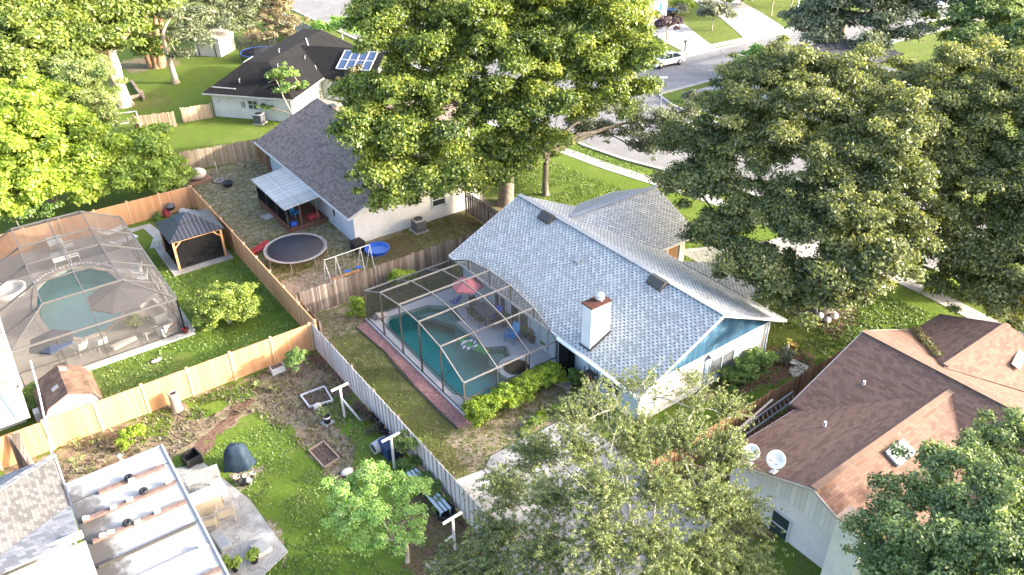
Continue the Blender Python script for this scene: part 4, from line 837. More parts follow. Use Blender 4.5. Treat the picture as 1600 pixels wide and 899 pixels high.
# upper left trees
T6=Pd([(15,25,92,4),(70,15,94,4),(130,15,95,3.8),(180,25,95,3.2),(20,85,86,3.8),(72,80,88,3.6),(122,80,88,3.4),(160,60,91,3),(195,50,93,2.2),(15,128,83,3),(60,135,83,2.6),(100,118,85,2.6),(130,118,86,1.6),(0,-30,94,4),(90,-35,96,4),(230,5,96,2.4)])
def ex6(mb):
    for a,b_,r0,r1 in (((182,128,90.6),(140,72,90),.5,.3),((170,85,90.4),(205,45,92),.35,.2)):
        mb.tube([atd(*a)*(1-t)+atd(*b_)*t for t in np.linspace(0,1,4)],list(np.linspace(r0,r1,4)),8,cap=False)
tree('camphor_tree','massive yellow green tree with a thick pale trunk in the top left corner',(14.6,89.8),tuple(atd(172,80,90.4)),.72,T6,1.15,1.7,150,.46,CAMPH,BARKL,161,twig=.35,tw=.07,extra=ex6,r1=.45)
def ex7(mb):
    for dx,dy in ((-1.0,.3),(.6,-.3),(1.3,.6)):
        mb.tube([(21.2+dx*.5,101.5+dy,0),(21.2+dx,101.5+dy,3),(21.2+dx*1.6,101.5+dy*2,6)],[.5,.38,.25],8)
T7=Pd([(205,65,102,2.2),(235,62,103,2.2),(250,30,105,2.6),(215,20,105,2.6),(245,-10,106,3),(232,85,101,1.3)])
tree('camphor_tree','tree with several rusty brown trunks standing behind the thick pale trunk',(21.2,101.5),(21.2,101.5,6),.5,T7,1.0,1.5,110,.42,CAMPH,BARKR,171,twig=.3,extra=ex7,tw=.06,shift=-.1)
T8=Pd([(285,60,96.5,1.6),(300,32,98,2),(270,25,98,1.8),(283,92,95,.9),(310,62,96,1.4),(262,60,97,1.2)])
tree('oak_tree','thin grey trunked oak standing alone on the bright upper left lawn',(21.2,94.1),(21.0,94.4,5.2),.3,T8,.8,1.4,80,.3,MOSSY,BARKL,181,twig=.4)
T9=Pd([(330,20,110,2.6),(370,25,111,2.8),(312,50,104,2),(400,10,113,2.6),(345,-15,112,3),(340,45,106,1.4),(385,45,110,1.4)])
tree('oak_tree','grey green oak behind the white garden shed',(30,108),(30,108,4),.35,T9,1.0,1.5,100,.36,MOSSY,BARK,191,twig=.4)
T10=Pd([(420,40,110,2),(438,20,112,2.2),(448,58,108,1.5),(410,62,107,1.4),(430,-5,113,2.2),(460,40,109,1.3)])
tree('bamboo_clump','dry straw coloured bamboo clump beside the far trampoline',(38.5,102),(38.5,102,1.2),.25,T10,.7,1.7,90,.42,BROWNL,BARKL,201,twig=.7,cat='bamboo',asp=.25)
T10b=Pd([(500,48,108,.9),(520,45,108,1.0),(540,42,107,1.0),(556,40,106,1.0),(560,52,104,.9),(530,36,110,.9)])
tree('banana_plants','bright green broad leaved plants behind the white vinyl fence',(44.2,99.5),(44.2,99.5,.6),.12,T10b,.6,2,60,.5,BRIGHT,BARKG,205,twig=.5,cat='plants',asp=.35,shift=-.2)
# mango trees at the left
T11=Pd([(15,165,73,2.4),(55,160,74,2.2),(20,215,69,2.8),(75,205,70,2.6),(120,215,69,2.2),(35,265,66,2.8),(95,260,66.5,2.6),(140,265,65.5,1.9),(10,310,64,2.2),(62,300,64.5,1.9),(110,292,65,1.7),(150,235,67,1.5),(145,300,63.5,1.1),(-40,240,68,3)])
tree('mango_tree','large bright yellow mango tree behind the tan vinyl fence at the left edge',(4,68),(4,68,1.6),.35,T11,.72,2.1,150,.36,MANGO,BARK,211,twig=.15,flat=.75,shift=.05)
T12=Pd([(228,238,67,2.0),(212,270,65.5,1.9),(258,265,65.5,1.9),(240,292,64.3,1.5),(195,250,66.5,1.4),(275,285,65,1.1),(190,290,64,1.1),(235,222,68,1.2)])
tree('mango_tree','round green mango tree behind the corner of the tan vinyl fence',(11.2,66.6),(11.2,66.6,1.2),.25,T12,.62,2.2,130,.33,MANGO2,BARK,221,twig=.15)
T13=Pd([(120,112,80,1.5),(148,130,79,1.9),(135,160,77,1.8),(168,165,77,1.5),(155,190,75.5,1.3),(112,140,79,1.4),(182,190,75.5,.9)])
tree('feathery_tree','pale lime feathery tree between the bright mango and the white metal frame',(9.5,78),(9.5,78,1.2),.2,T13,.6,1.8,110,.34,FLUF,BARKL,231,twig=.5,asp=.3)
T14=Pd([(80,150,79,1.7),(95,178,76,1.7),(62,140,80,1.4),(118,185,75,1.3),(135,210,73,1.2)])
tree('broadleaf_tree','mid green tree tucked between the massive pale trunked tree and the bright mango',(7,78),(7,78,1.4),.2,T14,.7,1.9,110,.32,MID,BARK,241,twig=.2)
T14b=Pd([(20,336,62.8,.9),(45,330,63,.8),(70,335,62.6,.7)])
tree('leafy_shrub','low green shrub behind the tan fence at the far left edge',(2,63),(1.2,63,.4),.1,T14b,.4,2,70,.25,MID,BARK,245,twig=.2,cat='shrub')
# near trees
T16=Pz([(535,775,3.0,.62),(580,755,3.4,.7),(630,770,3.2,.66),(535,815,2.8,.55),(585,805,3.5,.75),(640,808,3.0,.6),(600,740,3.3,.5),(660,835,2.5,.4),(565,850,2.4,.55),(615,845,2.8,.55),(550,790,3.2,.5),(655,760,2.9,.42)])
tree('young_tree','small bright lime green tree at the bottom, just left of the white picket fence',(9.5,21.3),(9.6,21.4,1.3),.09,T16,.26,1.9,62,.125,BRIGHT,BARKL,251,twig=.5,tw=.012,r1=.07,asp=.5)
T18=Pz([(1385,845,5.6,1.0),(1430,790,6,1.1),(1475,740,6.3,1.2),(1540,715,6.3,1.2),(1600,700,6.3,1.3),(1400,900,5.2,1.2),(1465,850,6.3,1.3),(1530,800,6.9,1.4),(1600,780,7.0,1.4),(1480,920,6,1.4),(1560,880,6.8,1.4),(1630,860,7,1.4),(1590,950,6.5,1.4),(1370,880,4.6,.7),(1660,740,6.5,1.3)])
tree('oak_tree','deep green oak in the bottom right corner, in front of the brown roof',(27.5,6.0),(27.3,6.0,2.6),.35,T18,.42,1.9,120,.16,DEEP,BARKG,261,twig=.55,tw=.02,r1=.25,var=.24,shift=.08)
T17b=[(905,668,4.0,1.0),(955,640,4.2,1.0),(1020,620,4.0,1.0),(1075,605,3.6,.8),(925,628,3.6,.7),(985,610,3.6,.7),(1085,640,4.2,.9),(1130,650,3.8,.6),(850,715,4.2,.9),(915,715,5.2,1.1),(985,690,5.4,1.1),(1060,700,5.2,1.1),(1125,715,4.8,.8),(810,770,4.2,.9),(875,785,5.2,1.1),(950,770,6.2,1.2),(1030,770,6,1.2),(1100,785,5.2,1.0),(1140,800,4.4,.6),(795,835,3.8,.9),(860,860,4.6,1.1),(940,850,5.6,1.2),(1020,850,5.6,1.2),(1100,860,5,1.1),(1150,880,4.2,.7),(780,890,3.4,.8),(850,920,4,1),(950,930,5,1.2),(1050,930,5,1.2),(1130,920,4.4,1),(735,885,2.6,.6)]
T17=Pz(T17b)
rr17=np.random.default_rng(5);TW=[];SC=[]
WT=np.array([1. if q[1]<680 else 2.2 for q in T17b]);WT[np.array([q[1]<645 for q in T17b])]=.45;WT/=WT.sum()
for k in range(3600):
    b_=T17[rr17.choice(len(T17),p=WT)];f=V(17.2,15.6,1.5);c=V(*b_[:3]);d=rr17.normal(size=3);d[2]*=.5;d/=np.linalg.norm(d);s_=c+d*b_[3]*rr17.random()*.9
    o=s_-f;o/=np.linalg.norm(o);g=o*1.0+rr17.normal(size=3)*.55+V(0,0,.25);g/=np.linalg.norm(g);L=rr17.uniform(.7,1.9)
    pts=[s_+g*L*t+V(0,0,-.28*L*t*t) for t in np.linspace(0,1,6)];TW.append(pts)
    for t in np.linspace(.15,1,9):
        q=s_+g*L*t+V(0,0,-.28*L*t*t)+rr17.normal(size=3)*.04
        if rr17.random()<.8: SC.append((*q,.085*(.6+.8*rr17.random())))
def ex17(mb):
    for p in TW[::2]: mb.tube(p,[.013,.011,.009,.007,.005,.003],4,cap=False)
tree('twiggy_tree','wide sparse tree with arching silvery twigs at the bottom centre, over the concrete pad',(17.2,15.4),(17.2,15.6,1.6),.16,T17,.36,2.6,6.0,.10,WILL,BARKG,271,tw=.018,r1=.12,extra=ex17,hollow=.1,asp=.4,var=.22,shift=.05,Sover=np.array(SC))
T15=[(9.6,43.6,1.35,1.0),(10.5,44.1,1.3,.9),(8.7,43.9,1.25,.9),(9.3,42.8,1.1,.9),(10.3,43.0,1.1,.9),(9.6,44.8,1.2,.8),(10.9,43.4,.9,.7),(8.4,43.2,.9,.7)]
tree('citrus_tree','low rounded citrus tree with a few bare grey twigs on the left lawn',(9.6,43.6),(9.6,43.6,.5),.1,T15,.34,2.1,80,.15,leafm('citrus_leaf',(.09,.14,.02),(.28,.36,.05),(.50,.54,.12),.4),BARKG,281,twig=.35,tw=.018)
T19=Pz([(430,125,3.6,.9),(455,118,3.8,.8),(415,120,3.2,.6),(470,135,3.0,.5),(440,145,3.2,.7),(408,140,2.6,.4),(445,108,4.2,.6),(478,175,1.3,.25),(412,168,1.5,.3)])
tree('papaya_tree','thin stemmed green tree in front of the black roof',(26.5,72.6),(26.3,72.8,1.2),.1,T19,.42,1.7,60,.26,MID,BARKL,291,twig=.6,tw=.035,asp=.4)
T20=Pz([(540,128,1.8,1.0),(552,118,2.6,.8),(535,115,2.4,.7),(548,140,1.2,.9)])
tree('crape_myrtle','olive brown bushy tree beside the black roofed house, at the big oak edge',(35.6,79),(35.6,79,.6),.1,T20,.5,2,70,.26,leafm('olive_brown_leaf',(.07,.06,.03),(.17,.15,.06),(.28,.25,.10),.2),BARK,301,twig=.3,tw=.03)
tree('bushy_tree','dark green bushy tree between the two roofs, left of the huge oak',(37.5,74.5),(37.5,74.5,1),.15,Pz([(572,138,2.2,1.2),(585,160,1.8,1.2),(560,160,1.2,.9)]),.6,2,80,.3,DEEP,BARK,305,twig=.3)
# street trees
def st(lab,x,y,zc,Rr,lm,seed,nm='small_tree',n=60,rs=.5,size=.3,bark=BARKL,cat='tree'):
    b_=at(x,y,0);tree(nm,lab,b_,(b_[0],b_[1],zc-Rr*.6),.09,[(b_[0],b_[1],zc,Rr),(b_[0]+Rr*.5,b_[1]-.3,zc-.2,Rr*.7),(b_[0]-Rr*.5,b_[1]+.2,zc-.1,Rr*.7)],rs,1.9,n,size,lm,bark,seed,twig=.4,tw=.03,cat=cat)
st('small purple leaved tree beside the first driveway across the street',1040,68,2.4,1.3,PURP,401)
st('small pale silvery tree on the lawn between the two driveways',1112,48,2.4,1.9,GREYL,402,n=50)
st('bright green broad leaved tree beside the dark grey roof',1180,122,2.0,1.7,BRIGHT,403,n=60,size=.45)
st('green shrub at the top of the curved driveway',1133,10,.9,1.0,MID,404,nm='shrub',cat='shrub')
st('olive bush behind the recycling bins',1068,20,1.2,1.3,MANGO2,405,nm='shrub',cat='shrub')
st('brownish shrub beside the curved driveway, at the top edge',1158,8,1.0,1.1,GREYL,406,nm='shrub',cat='shrub')
st('dark tree on the far lawn at the top edge, left of the mossy oak',1205,24,4.6,3.0,DEEP,407,rs=.9,size=.5,nm='tree')
st('deep green tree mass at the top edge above the far lawn',1235,12,4.4,3.2,DEEP,408,rs=.9,size=.5,nm='tree')
st('pale green shrub near the far driveway corner, beside the white garage',1058,26,.9,.9,GREYL,409,nm='shrub',cat='shrub')
st('sunlit yellow green shrub under the dark oak near the front porch',1150,440,.7,.9,MANGO,410,nm='shrub',cat='shrub',n=70,rs=.35,size=.2)
st('yellow green shrub under the broad oak beside the pavement',1462,455,.6,.8,MANGO2,411,nm='shrub',cat='shrub',n=70,rs=.35,size=.2)
st('white flowering shrub on the lawn corner below the side street',1078,160,.6,.7,GREYL,412,nm='shrub',cat='shrub',n=50,rs=.35,size=.2)
# hedge and shrubs
def bush(name,label,pts,rs,n,size,lm,seed,base,cat='shrub',group=None,dens=2.2,var=.2,shift=0):
    T=thing(name,label,cat,(base[0],base[1],0),group=group);S_=subs(pts,rs,dens,seed,flat=.9,zb=-.6)
    mb=MB();rr=np.random.default_rng(seed)
    for p in pts[:10]: MB().tube([(p[0],p[1],0),(p[0]+rr.normal()*.05,p[1],p[2])],[.03,.015],5,cap=False).build('stem',BARK,T)
    mb=None;leaves_mesh('foliage',S_,n,size,lm,T,seed,up=.4,flat=.9,hollow=.3,var=var,shift=shift);return T
HP=[(16.75+.42*i,26.9+.02*i+random.uniform(-.08,.08),.58+random.uniform(-.05,.05)+ (0 if j else .2),.58) for i in range(13) for j in (0,1)]
HP=[(x,y+(.22 if k%2 else -.22),z,r) for k,(x,y,z,r) in enumerate(HP)]
bush('hedge','clipped bright green hedge along the near end of the dark pool cage',HP,.2,70,.11,HEDGE,501,(19.5,26.9),'hedge',dens=2.2)
bush('round_shrub','ball shaped green shrub against the rear wall by the cage door',[(22.75,26.1,.6,.5)],.16,80,.08,MID,502,(22.75,26.1))
bush('shrub','small green shrub outside the far left corner of the dark pool cage',[(16.3,39.4,.5,.45),(16.35,39.3,1.0,.4)],.18,70,.1,HEDGE,503,(16.3,39.4))
bush('shrub','green shrub peeking up behind the dark pool cage by the long dark fence',[(19.6,40.2,1.0,.6),(20.4,40.3,.9,.5)],.2,70,.12,HEDGE,504,(20,40.2))
for i,(x,y,z,r,l) in enumerate(((29.6,21.1,.45,.55,'smallest green shrub in the bed under the window of the blue gabled wall'),(30.5,21.05,.6,.75,'middle green shrub in the bed right of the gable window'),(31.6,20.95,.75,.75,'tallest green shrub in the red mulch bed beside the white side wall'))):
    bush('shrub',l,[(x,y,z,r)],.2,90,.12,MID,510+i,(x,y),shift=.1)
bush('shrub','dark shrub with white flowers at the corner of the white side wall',[(33.3,20.7,.35,.45)],.16,60,.08,GREYL,514,(33.2,20.6),shift=-.2)
bush('shrub','yellow green shrub in the garden plot beside the tan vinyl fence',[(1.9,35.9,.4,.5),(2.2,36.2,.5,.45)],.16,80,.09,HEDGE,515,(2,36))
bush('standard_bush','round topped bush on bare stems near the tan fence corner',[(10.9,35.8,1.25,.5),(11.1,36.1,1.35,.45),(10.7,36.0,1.15,.4)],.16,70,.08,MID,516,(10.9,35.9),shift=.05)
bush('shrub','leafy vine growing low along the foot of the white picket fence',[(12.2,24.5,.4,.4),(12.25,23.6,.5,.45),(12.3,22.9,.3,.35),(12.2,25.8,.5,.5)],.16,60,.1,MID,517,(12.2,24.2),'vine')
bush('shrub','pale green bush climbing the white picket fence above the lime green tree',[(12.4,26.6,1.3,.4),(12.5,25.9,1.5,.35),(12.5,27.1,.8,.4)],.16,50,.1,FLUF,518,(12.4,26.4),shift=-.15)
bush('shrub','low leafy plant at the foot of the tan fence behind the gazebo',[(10.0,60.6,.25,.35)],.15,50,.1,MID,519,(9.5,60.5))
bush('shrub','weedy green plants beside the brown roofed garden shed',[(-1.5,41.9,.6,.45),(-1.5,41.2,.5,.4),(-1.45,42.5,.8,.35)],.16,50,.1,MID,520,(-1.5,41.6))
bush('shrub','yellow green weeds at the edge of the concrete pad near the hedge',[(18.9,24.9,.2,.3),(19.6,25.1,.15,.3),(20.5,24.8,.25,.35),(18.2,24.6,.12,.25)],.14,40,.09,HEDGE,521,(19.4,24.9),shift=-.1)
for i,(px_,py_,l) in enumerate(((150,690,'spiky plant left of the yellow green shrub in the garden plot'),(120,697,'spiky plant nearest the leaning wooden boards'),(405,605,'spiky yellow plant in the dry part of the garden plot, left'),(428,610,'spiky yellow plant in the dry part of the garden plot, right'),(120,722,'spiky plant in the pale sand beside the grey roof'))):
    g=at(px_,py_,0);T=thing('spiky_plant',l,'plant',g,group='spiky plants in the garden plot');mb=MB();rr=np.random.default_rng(i)
    for k in range(16):
        a=rr.random()*6.28;L=.35+.25*rr.random();u=V(math.cos(a),math.sin(a),0)
        mb.add([u*.02,u*.5*L+V(-u[1],u[0],0)*.03+V(0,0,.35*L+.1),u*L+V(0,0,.2),u*.5*L-V(-u[1],u[0],0)*.03+V(0,0,.35*L+.1)],[(0,1,2,3)])
    mb.build('blades',plain('spiky_blade',(.20,.24,.08),.7,.3,4) if i==0 else bpy.data.materials['spiky_blade'],T,world=False)

# grass blades on the near lawns (nobody could count them)
def grass(name,polys,dens,size,lm,seed,avoid=()):
    r=np.random.default_rng(seed);P=[]
    for p in polys:
        a=np.array(p);x0,y0=a.min(0);x1,y1=a.max(0);k=int((x1-x0)*(y1-y0)*dens);x=r.uniform(x0,x1,k);y=r.uniform(y0,y1,k);m=inpoly(x,y,p)
        for q in avoid: m&=~inpoly(x,y,q)
        m&=fbm(x,y,1.1,77)>.36
        P.append(np.stack([x[m],y[m]],1))
    P=np.concatenate(P);T=len(P);an=r.random(T)*6.283;ln=size*(.5+r.random(T));u=np.stack([np.cos(an),np.sin(an),np.zeros(T)],1);wv=np.stack([-np.sin(an),np.cos(an),np.zeros(T)],1)*.25
    b0=np.concatenate([P,np.full((T,1),.0)],1);le=u*r.uniform(.2,.9,T)[:,None]+np.array([0,0,1])*.55;le*=ln[:,None]
    vv=np.stack([b0-wv*ln[:,None],b0+wv*ln[:,None],b0+le+wv*ln[:,None]*.4,b0+le-wv*ln[:,None]*.4],1).reshape(-1,3)
    me=bpy.data.meshes.new(name);me.vertices.add(T*4);me.vertices.foreach_set('co',vv.astype(np.float32).ravel());me.loops.add(T*4);me.loops.foreach_set('vertex_index',np.arange(T*4,dtype=np.int32));me.polygons.add(T);me.polygons.foreach_set('loop_start',np.arange(0,T*4,4,dtype=np.int32));me.update(calc_edges=True)
    val=np.clip(.4+.22*r.normal(size=T)+(fbm(P[:,0],P[:,1],.5,31)-.5)*.9,0,1);a=me.attributes.new('v','FLOAT','FACE');a.data.foreach_set('value',val.astype(np.float32));me.materials.append(lm)
    o=bpy.data.objects.new(name,me);col.objects.link(o);props(o,kind='stuff');return o
LG=leafm('lush_grass_blade',(.055,.105,.018),(.18,.26,.05),(.36,.43,.12),.35);DG=leafm('dry_grass_blade',(.06,.07,.02),(.16,.17,.05),(.32,.29,.12),.3)
grass('grass',[[(2.9,19),(9.4,19),(9.4,27),(8.6,31),(8.6,33.5),(3,33)],[(10.8,26),(12.6,26),(12.6,33),(10.8,33)],rect(5,9,35.8,37.6)],170,.09,LG,1,avoid=[[(2.9,32.9),(4.4,32.3),(5.35,28.6),(5.5,26.0),(5.6,24.8),(4.2,24.2),(2.9,24.0)]])
grass('grass',[rect(7.8,12.9,38,57),rect(1.6,7.8,38,43.5),rect(33.6,46,17,60),rect(24,45,18.3,21.4)],85,.12,LG,2,avoid=[rect(8.4,12.7,51.2,56.3),[(45.2,15),(48,15),(48,36),(44,46),(42,60),(40,60)],rect(33,37.6,24,39.6)])
PG=leafm('garden_weed_blade',(.06,.05,.025),(.17,.15,.06),(.36,.32,.14),.3)
grass('weeds',[[(-1.5,33.6),(3,33.8),(7.5,35),(8.8,30),(9.8,26.6),(11.5,30),(12.5,34),(12.5,37.6),(-1.5,37.6)]],60,.16,PG,4)
grass('grass',[rect(12.95,15.6,22.5,41.2),rect(15.6,22,24.3,26.3),rect(13.2,20,42,67),rect(20,30,41.6,47.3)],70,.10,DG,3,avoid=[[(13.2,24.1),(15.2,23.8),(15.9,24.35),(20.7,24.35),(21.2,15),(12,15)]])

LL=leafm('fallen_leaf',(.10,.07,.03),(.20,.16,.06),(.30,.36,.10),.2)
lp=[]
for k in range(26):
    t_=k/25;q=at(1415+75*t_,528+30*t_,0);a_=V(38.4,16.3)*(1-t_)+V(35.4,13.6)*t_;lp.append((a_[0],a_[1],2.6+1.2*t_+.1,.22+.12*random.random()))
o=leaves_mesh('leaf_litter',np.array(lp),30,.12,LL,None,71,flat=.5);props(o,kind='stuff')
lp=[(random.uniform(28.6,33.2),0,0,.1) for k in range(40)];lp=[(x,16.3-(x-28.6)/4.9*4.7,2.3+(x-28.6)/4.9*1.95+.05,.12) for x,_,_,_ in lp]
o=leaves_mesh('leaf_litter',np.array(lp),8,.07,LL,None,72,flat=.4,shift=-.3);props(o,kind='stuff')
# ======================= OBJECTS =======================
def solo(mb,name,m,label,cat,group=None,bevel=0):
    return props(mb.build(name,m,bevel=bevel),label,cat,group)
def AT(x,y,z=0): return at(x,y,z)
def parasol(label,c,r,zc,m,n=8,h=.45,base=BLACK,tilt=0,z0=.12,lean=0):
    T=thing('parasol',label,'parasol',(c[0],c[1],z0));b=MB();top=V(c[0]+lean,c[1],zc+h);rim=[(c[0]+lean+r*math.cos(6.283*k/n+.3),c[1]+r*math.sin(6.283*k/n+.3),zc) for k in range(n)]
    for k in range(n): b.add([top,rim[k],rim[(k+1)%n]],[(0,1,2)]);b.add([rim[k],rim[(k+1)%n],V(*rim[(k+1)%n])-V(0,0,.12),V(*rim[k])-V(0,0,.12)],[(0,1,2,3)])
    b.build('canopy',m,T)
    b=MB()
    for k in range(n): b.bar(top-V(0,0,.06),V(*rim[k])-V(0,0,.03),.02)
    b.build('ribs',METAL,T);MB().tube([(c[0],c[1],z0),(c[0]+lean,c[1],zc+h)],.03,8).build('pole',DARKM,T);MB().cbox((c[0],c[1],z0+.04),(.5,.5,.08)).build('base',base,T,bevel=.02);return T
PINK=plain('faded_pink_canvas',(.62,.20,.24),.85,.12,1.5);GREYC=plain('dark_grey_canvas',(.10,.095,.10),.85,.2,2);NAVY=plain('navy_canvas',(.03,.04,.07),.85,.2,2)
p=AT(737,484,.12);parasol('faded pink parasol on the pool deck by the teal pool',p,1.0,2.05,PINK,6,.4,lean=-.25)
def chair(name,label,c,rz,seatm,framem,group=None,kind='std',sc_=1.,cat='chair'):
    T=thing(name,label,cat,c,rz,group);s=sc_
    if kind=='adir':
        b=MB();b.prism([(-.28,-.3*s,.36),(.28,-.3*s,.36),(.28,.25,.24),(-.28,.25,.24)],(0,0,.03))
        b.build('seat',seatm,T,world=False);b=MB();b.prism([(-.28,.22,.26),(.28,.22,.26),(.24,.55,.98),(-.24,.55,.98)],(0,.03,0));b.build('backrest',seatm,T,world=False)
        for x in (-.33,.33):
            MB().box(x-.05,x+.05,-.38,.35,.52,.55).build('armrest',seatm,T,world=False)
            for y in (-.33,.3): MB().box(x-.025,x+.025,y-.03,y+.03,0,.52).build('leg',framem,T,world=False)
    else:
        b=MB();b.box(-.24*s,.24*s,-.24*s,.24*s,.42,.46);b.build('seat',seatm,T,world=False)
        b=MB();b.prism([(-.23*s,.24*s,.5),(.23*s,.24*s,.5),(.23*s,.34*s,.95),(-.23*s,.34*s,.95)],(0,.03,0));b.build('backrest',seatm,T,world=False)
        for x in (-.23*s,.23*s):
            for y in (-.22*s,.23*s): MB().tube([(x,y,0),(x,y,.62 if y<0 else .9)],.017,6).build('leg',framem,T,world=False)
            MB().bar((x,-.24*s,.63),(x,.26*s,.63),.035).build('armrest',framem,T,world=False)
    return T
p=AT(729,463,.12);chair('chair','navy blue fabric chair under the pink parasol',(21.6,36.5,.12),R(200),NAVY if 0 else BLUEP,METAL)
p=AT(777,503,.12);chair('chair','white framed chair with a blue back beside the teal pool, nearest the sliding doors',(p[0],p[1],.12),R(-60),BLUEP,TRIMW)
p=AT(800,532,.12);chair('adirondack_chair','bright blue slatted garden chair on the deck near the potted plants',(p[0],p[1],.12),R(-70),LBLUE,LBLUE,kind='adir')
def table(name,label,c,rz,lx,ly,h,topm,legm,cat='table',group=None,round_=False):
    T=thing(name,label,cat,c,rz,group);b=MB()
    if round_: b.lathe([(0,h-.04),(lx/2,h-.04),(lx/2,h),(0,h)],n=24)
    else: b.box(-lx/2,lx/2,-ly/2,ly/2,h-.04,h)
    b.build('tabletop',topm,T,world=False)
    for x in (-1,1):
        for y in (-1,1):
            k=.33 if round_ else .45;MB().box(x*lx*k-.025,x*lx*k+.025,y*ly*k-.025,y*ly*k+.025,0,h-.04).build('leg',legm,T,world=False)
    return T
table('dining_table','dark glass dining table under the house eave inside the dark cage',(22.35,34.3,.12),0,.9,1.5,.73,GREYG,DARKM)
for i,(x,y,a,l) in enumerate(((21.75,34.7,90,'dark patio chair on the pool side of the glass table, farther one'),(21.75,33.9,90,'dark patio chair on the pool side of the glass table, nearer one'),(22.35,35.35,0,'dark patio chair at the far end of the glass table'),(22.35,33.25,180,'dark patio chair at the near end of the glass table'))):
    chair('patio_chair',l,(x,y,.12),R(a),DARKM,DARKM,'dark patio chairs round the glass table')
def pot(label,c,r,h,m,plant=None,seed=0,name='plant_pot',cat='plant pot',pr=.3,ph=.3):
    T=thing(name,label,cat,c);MB().lathe([(0,0),(r*.7,0),(r,h),(r*1.08,h),(r*1.08,h-.04),(r*.9,h-.04),(r*.88,h-.05),(0,h-.05)],n=16).build('pot',m,T,world=False)
    if plant is not None:
        S_=subs([(0,0,h+ph*.5,pr)],.12,2.4,seed,zb=-.4);leaves_mesh('plant',S_,45,.1,plant,T,seed,world=False)
    return T
p=AT(822,527,.12);pot('green potted plant by the sliding door, left of the terracotta urn',p,.2,.4,METAL,MID,601,pr=.35)
p=AT(831,534,.12);pot('rounded terracotta urn on the pool deck near the cage end',p,.28,.5,plain('dusty_terracotta',(.30,.19,.15),.8,.2,3),GREYL,602,pr=.22)
p=AT(772,487,.12);pot('potted greenery on the glass table side of the deck',(22.9,33.0,.12),.2,.45,BLACK,MID,603,pr=.35)
p=AT(853,545,.12);pot('small pot by the screened door of the dark cage',p,.16,.3,TERRA,MID,604,pr=.2)
# pool float
T=thing('pool_float','round float striped blue and white, floating on the teal pool','pool float',(20.35,32.6,-.03));
t_=NT('blue_white_stripes');s_=t_.n('ShaderNodeSeparateXYZ');t_.l(t_.geo(),s_.inputs[0]);fr=t_.math('FRACT',t_.math('ADD',t_.math('MULTIPLY',s_.outputs[1],3.2),t_.math('MULTIPLY',t_.math('SINE',t_.math('MULTIPLY',s_.outputs[0],9)),.18)));STR=t_.col(t_.mix(t_.math('LESS_THAN',fr,.45),(.75,.78,.8),(.05,.10,.28)),.4,.4)
q=AT(733.5,538,.05);T.location=(q[0],q[1],-.03);T.matrix_basis=Matrix.Translation(T.location)
MB().lathe([(0,.04),(.2,.05),(.3,.08),(.42,.14),(.5,.1),(.52,.02),(.4,-.03),(0,-.02)],n=24).build('body',STR,T,world=False)
GM=boards('green_mat',(.02,.22,.07),(.04,.42,.14),.07,.3,.5,gapc=(.01,.12,.04))
b=MB();g=[AT(*q,.0) for q in ((716,534),(724,527),(747,535),(768,543),(760,556),(748,551),(726,541))];b.prism(g,(0,0,.05));solo(b,'pool_mat',GM,'green ribbed floating mat beside the striped float in the teal pool','pool mat')
b=MB();rr=random.Random(3)
for k in range(7): b.ball((17.3+rr.uniform(-.3,.3),38.2+rr.uniform(-.3,.3),.25+rr.uniform(-.05,.15)),(.2,.18,.15),7,5)
solo(b,'rock_waterfall',STONE,'small grey rock waterfall in the far left corner of the dark cage','rocks')
# ornate plant stand & steps
T=thing('plant_stand','ornate black metal plant stand against the rear wall of the blue gabled house','plant stand',(23.0,25.15,0))
for x in (-.2,.2):
    for y in (-.32,.32): MB().bar((23.0+x*.8,25.15+y,0),(23.0+x*.8,25.15+y,1.7),.035).build('leg',BLACK,T)
for z in (.4,.9,1.35): MB().box(22.83,23.17,24.82,25.48,z,z+.03).build('shelf',DARKM,T)
b=MB();b.tube([(23,24.83,1.7),(23,24.95,1.9),(23,25.15,2.05),(23,25.35,1.9),(23,25.47,1.7)],.02,6);b.build('arch',BLACK,T)
for i,z in enumerate((.43,.93)): 
    for y in (25.0,25.3): MB().lathe([(0,0),(.08,0),(.11,.18),(0,.16)],(23,y,z),10).build('pot',TERRA if i else STONE,T)
o=sheet('door_step',[(22.2,26.0),(22.75,26.3),(22.75,27.2),(21.9,27.0)],.08,CONC_L,.08)
# satellite dishes
for i,(px_,py_,fx,fy,z,l) in enumerate(((1178,716,22.95,14.75,2.95,'smaller round white satellite dish, left one on the brown roof edge'),(1205,725,22.95,13.55,3.2,'larger round white satellite dish, right one on the brown roof edge'))):
    zr=2.3+.42*(16.3-fy);T=thing('satellite_dish',l,'satellite dish',(fx,fy,zr-.1),group='satellite dishes on the brown roof')
    c=V(fx-.05,fy,zr+.75);ax=V(-.55,-.55,.62);R_=.36 if i==0 else .40
    b=MB();b.lathe([(0,.0),(R_*.5,.02),(R_*.85,.07),(R_,.11),(R_*.97,.12),(R_*.6,.05),(0,.02)],c,24,ax);b.build('dish',plain('dish_paint',(.68,.72,.73),.5,.08,2) if i==0 else bpy.data.materials['dish_paint'],T)
    MB().tube([(fx,fy,zr),(fx,fy,zr+.35),tuple(c)],.03,8).build('mast',TRIMW,T)
    a=ax/np.linalg.norm(ax);MB().tube([tuple(c-V(0,0,R_)),tuple(c+a*.42-V(0,0,.2))],.015,6).build('arm',METAL,T);MB().cbox(tuple(c+a*.45-V(0,0,.18)),(.09,.09,.09)).build('receiver',TRIMW,T)
    MB().cbox((fx,fy,zr+.02),(.3,.25,.06),ry=.0,rx=-.4).build('foot',TRIMW,T)
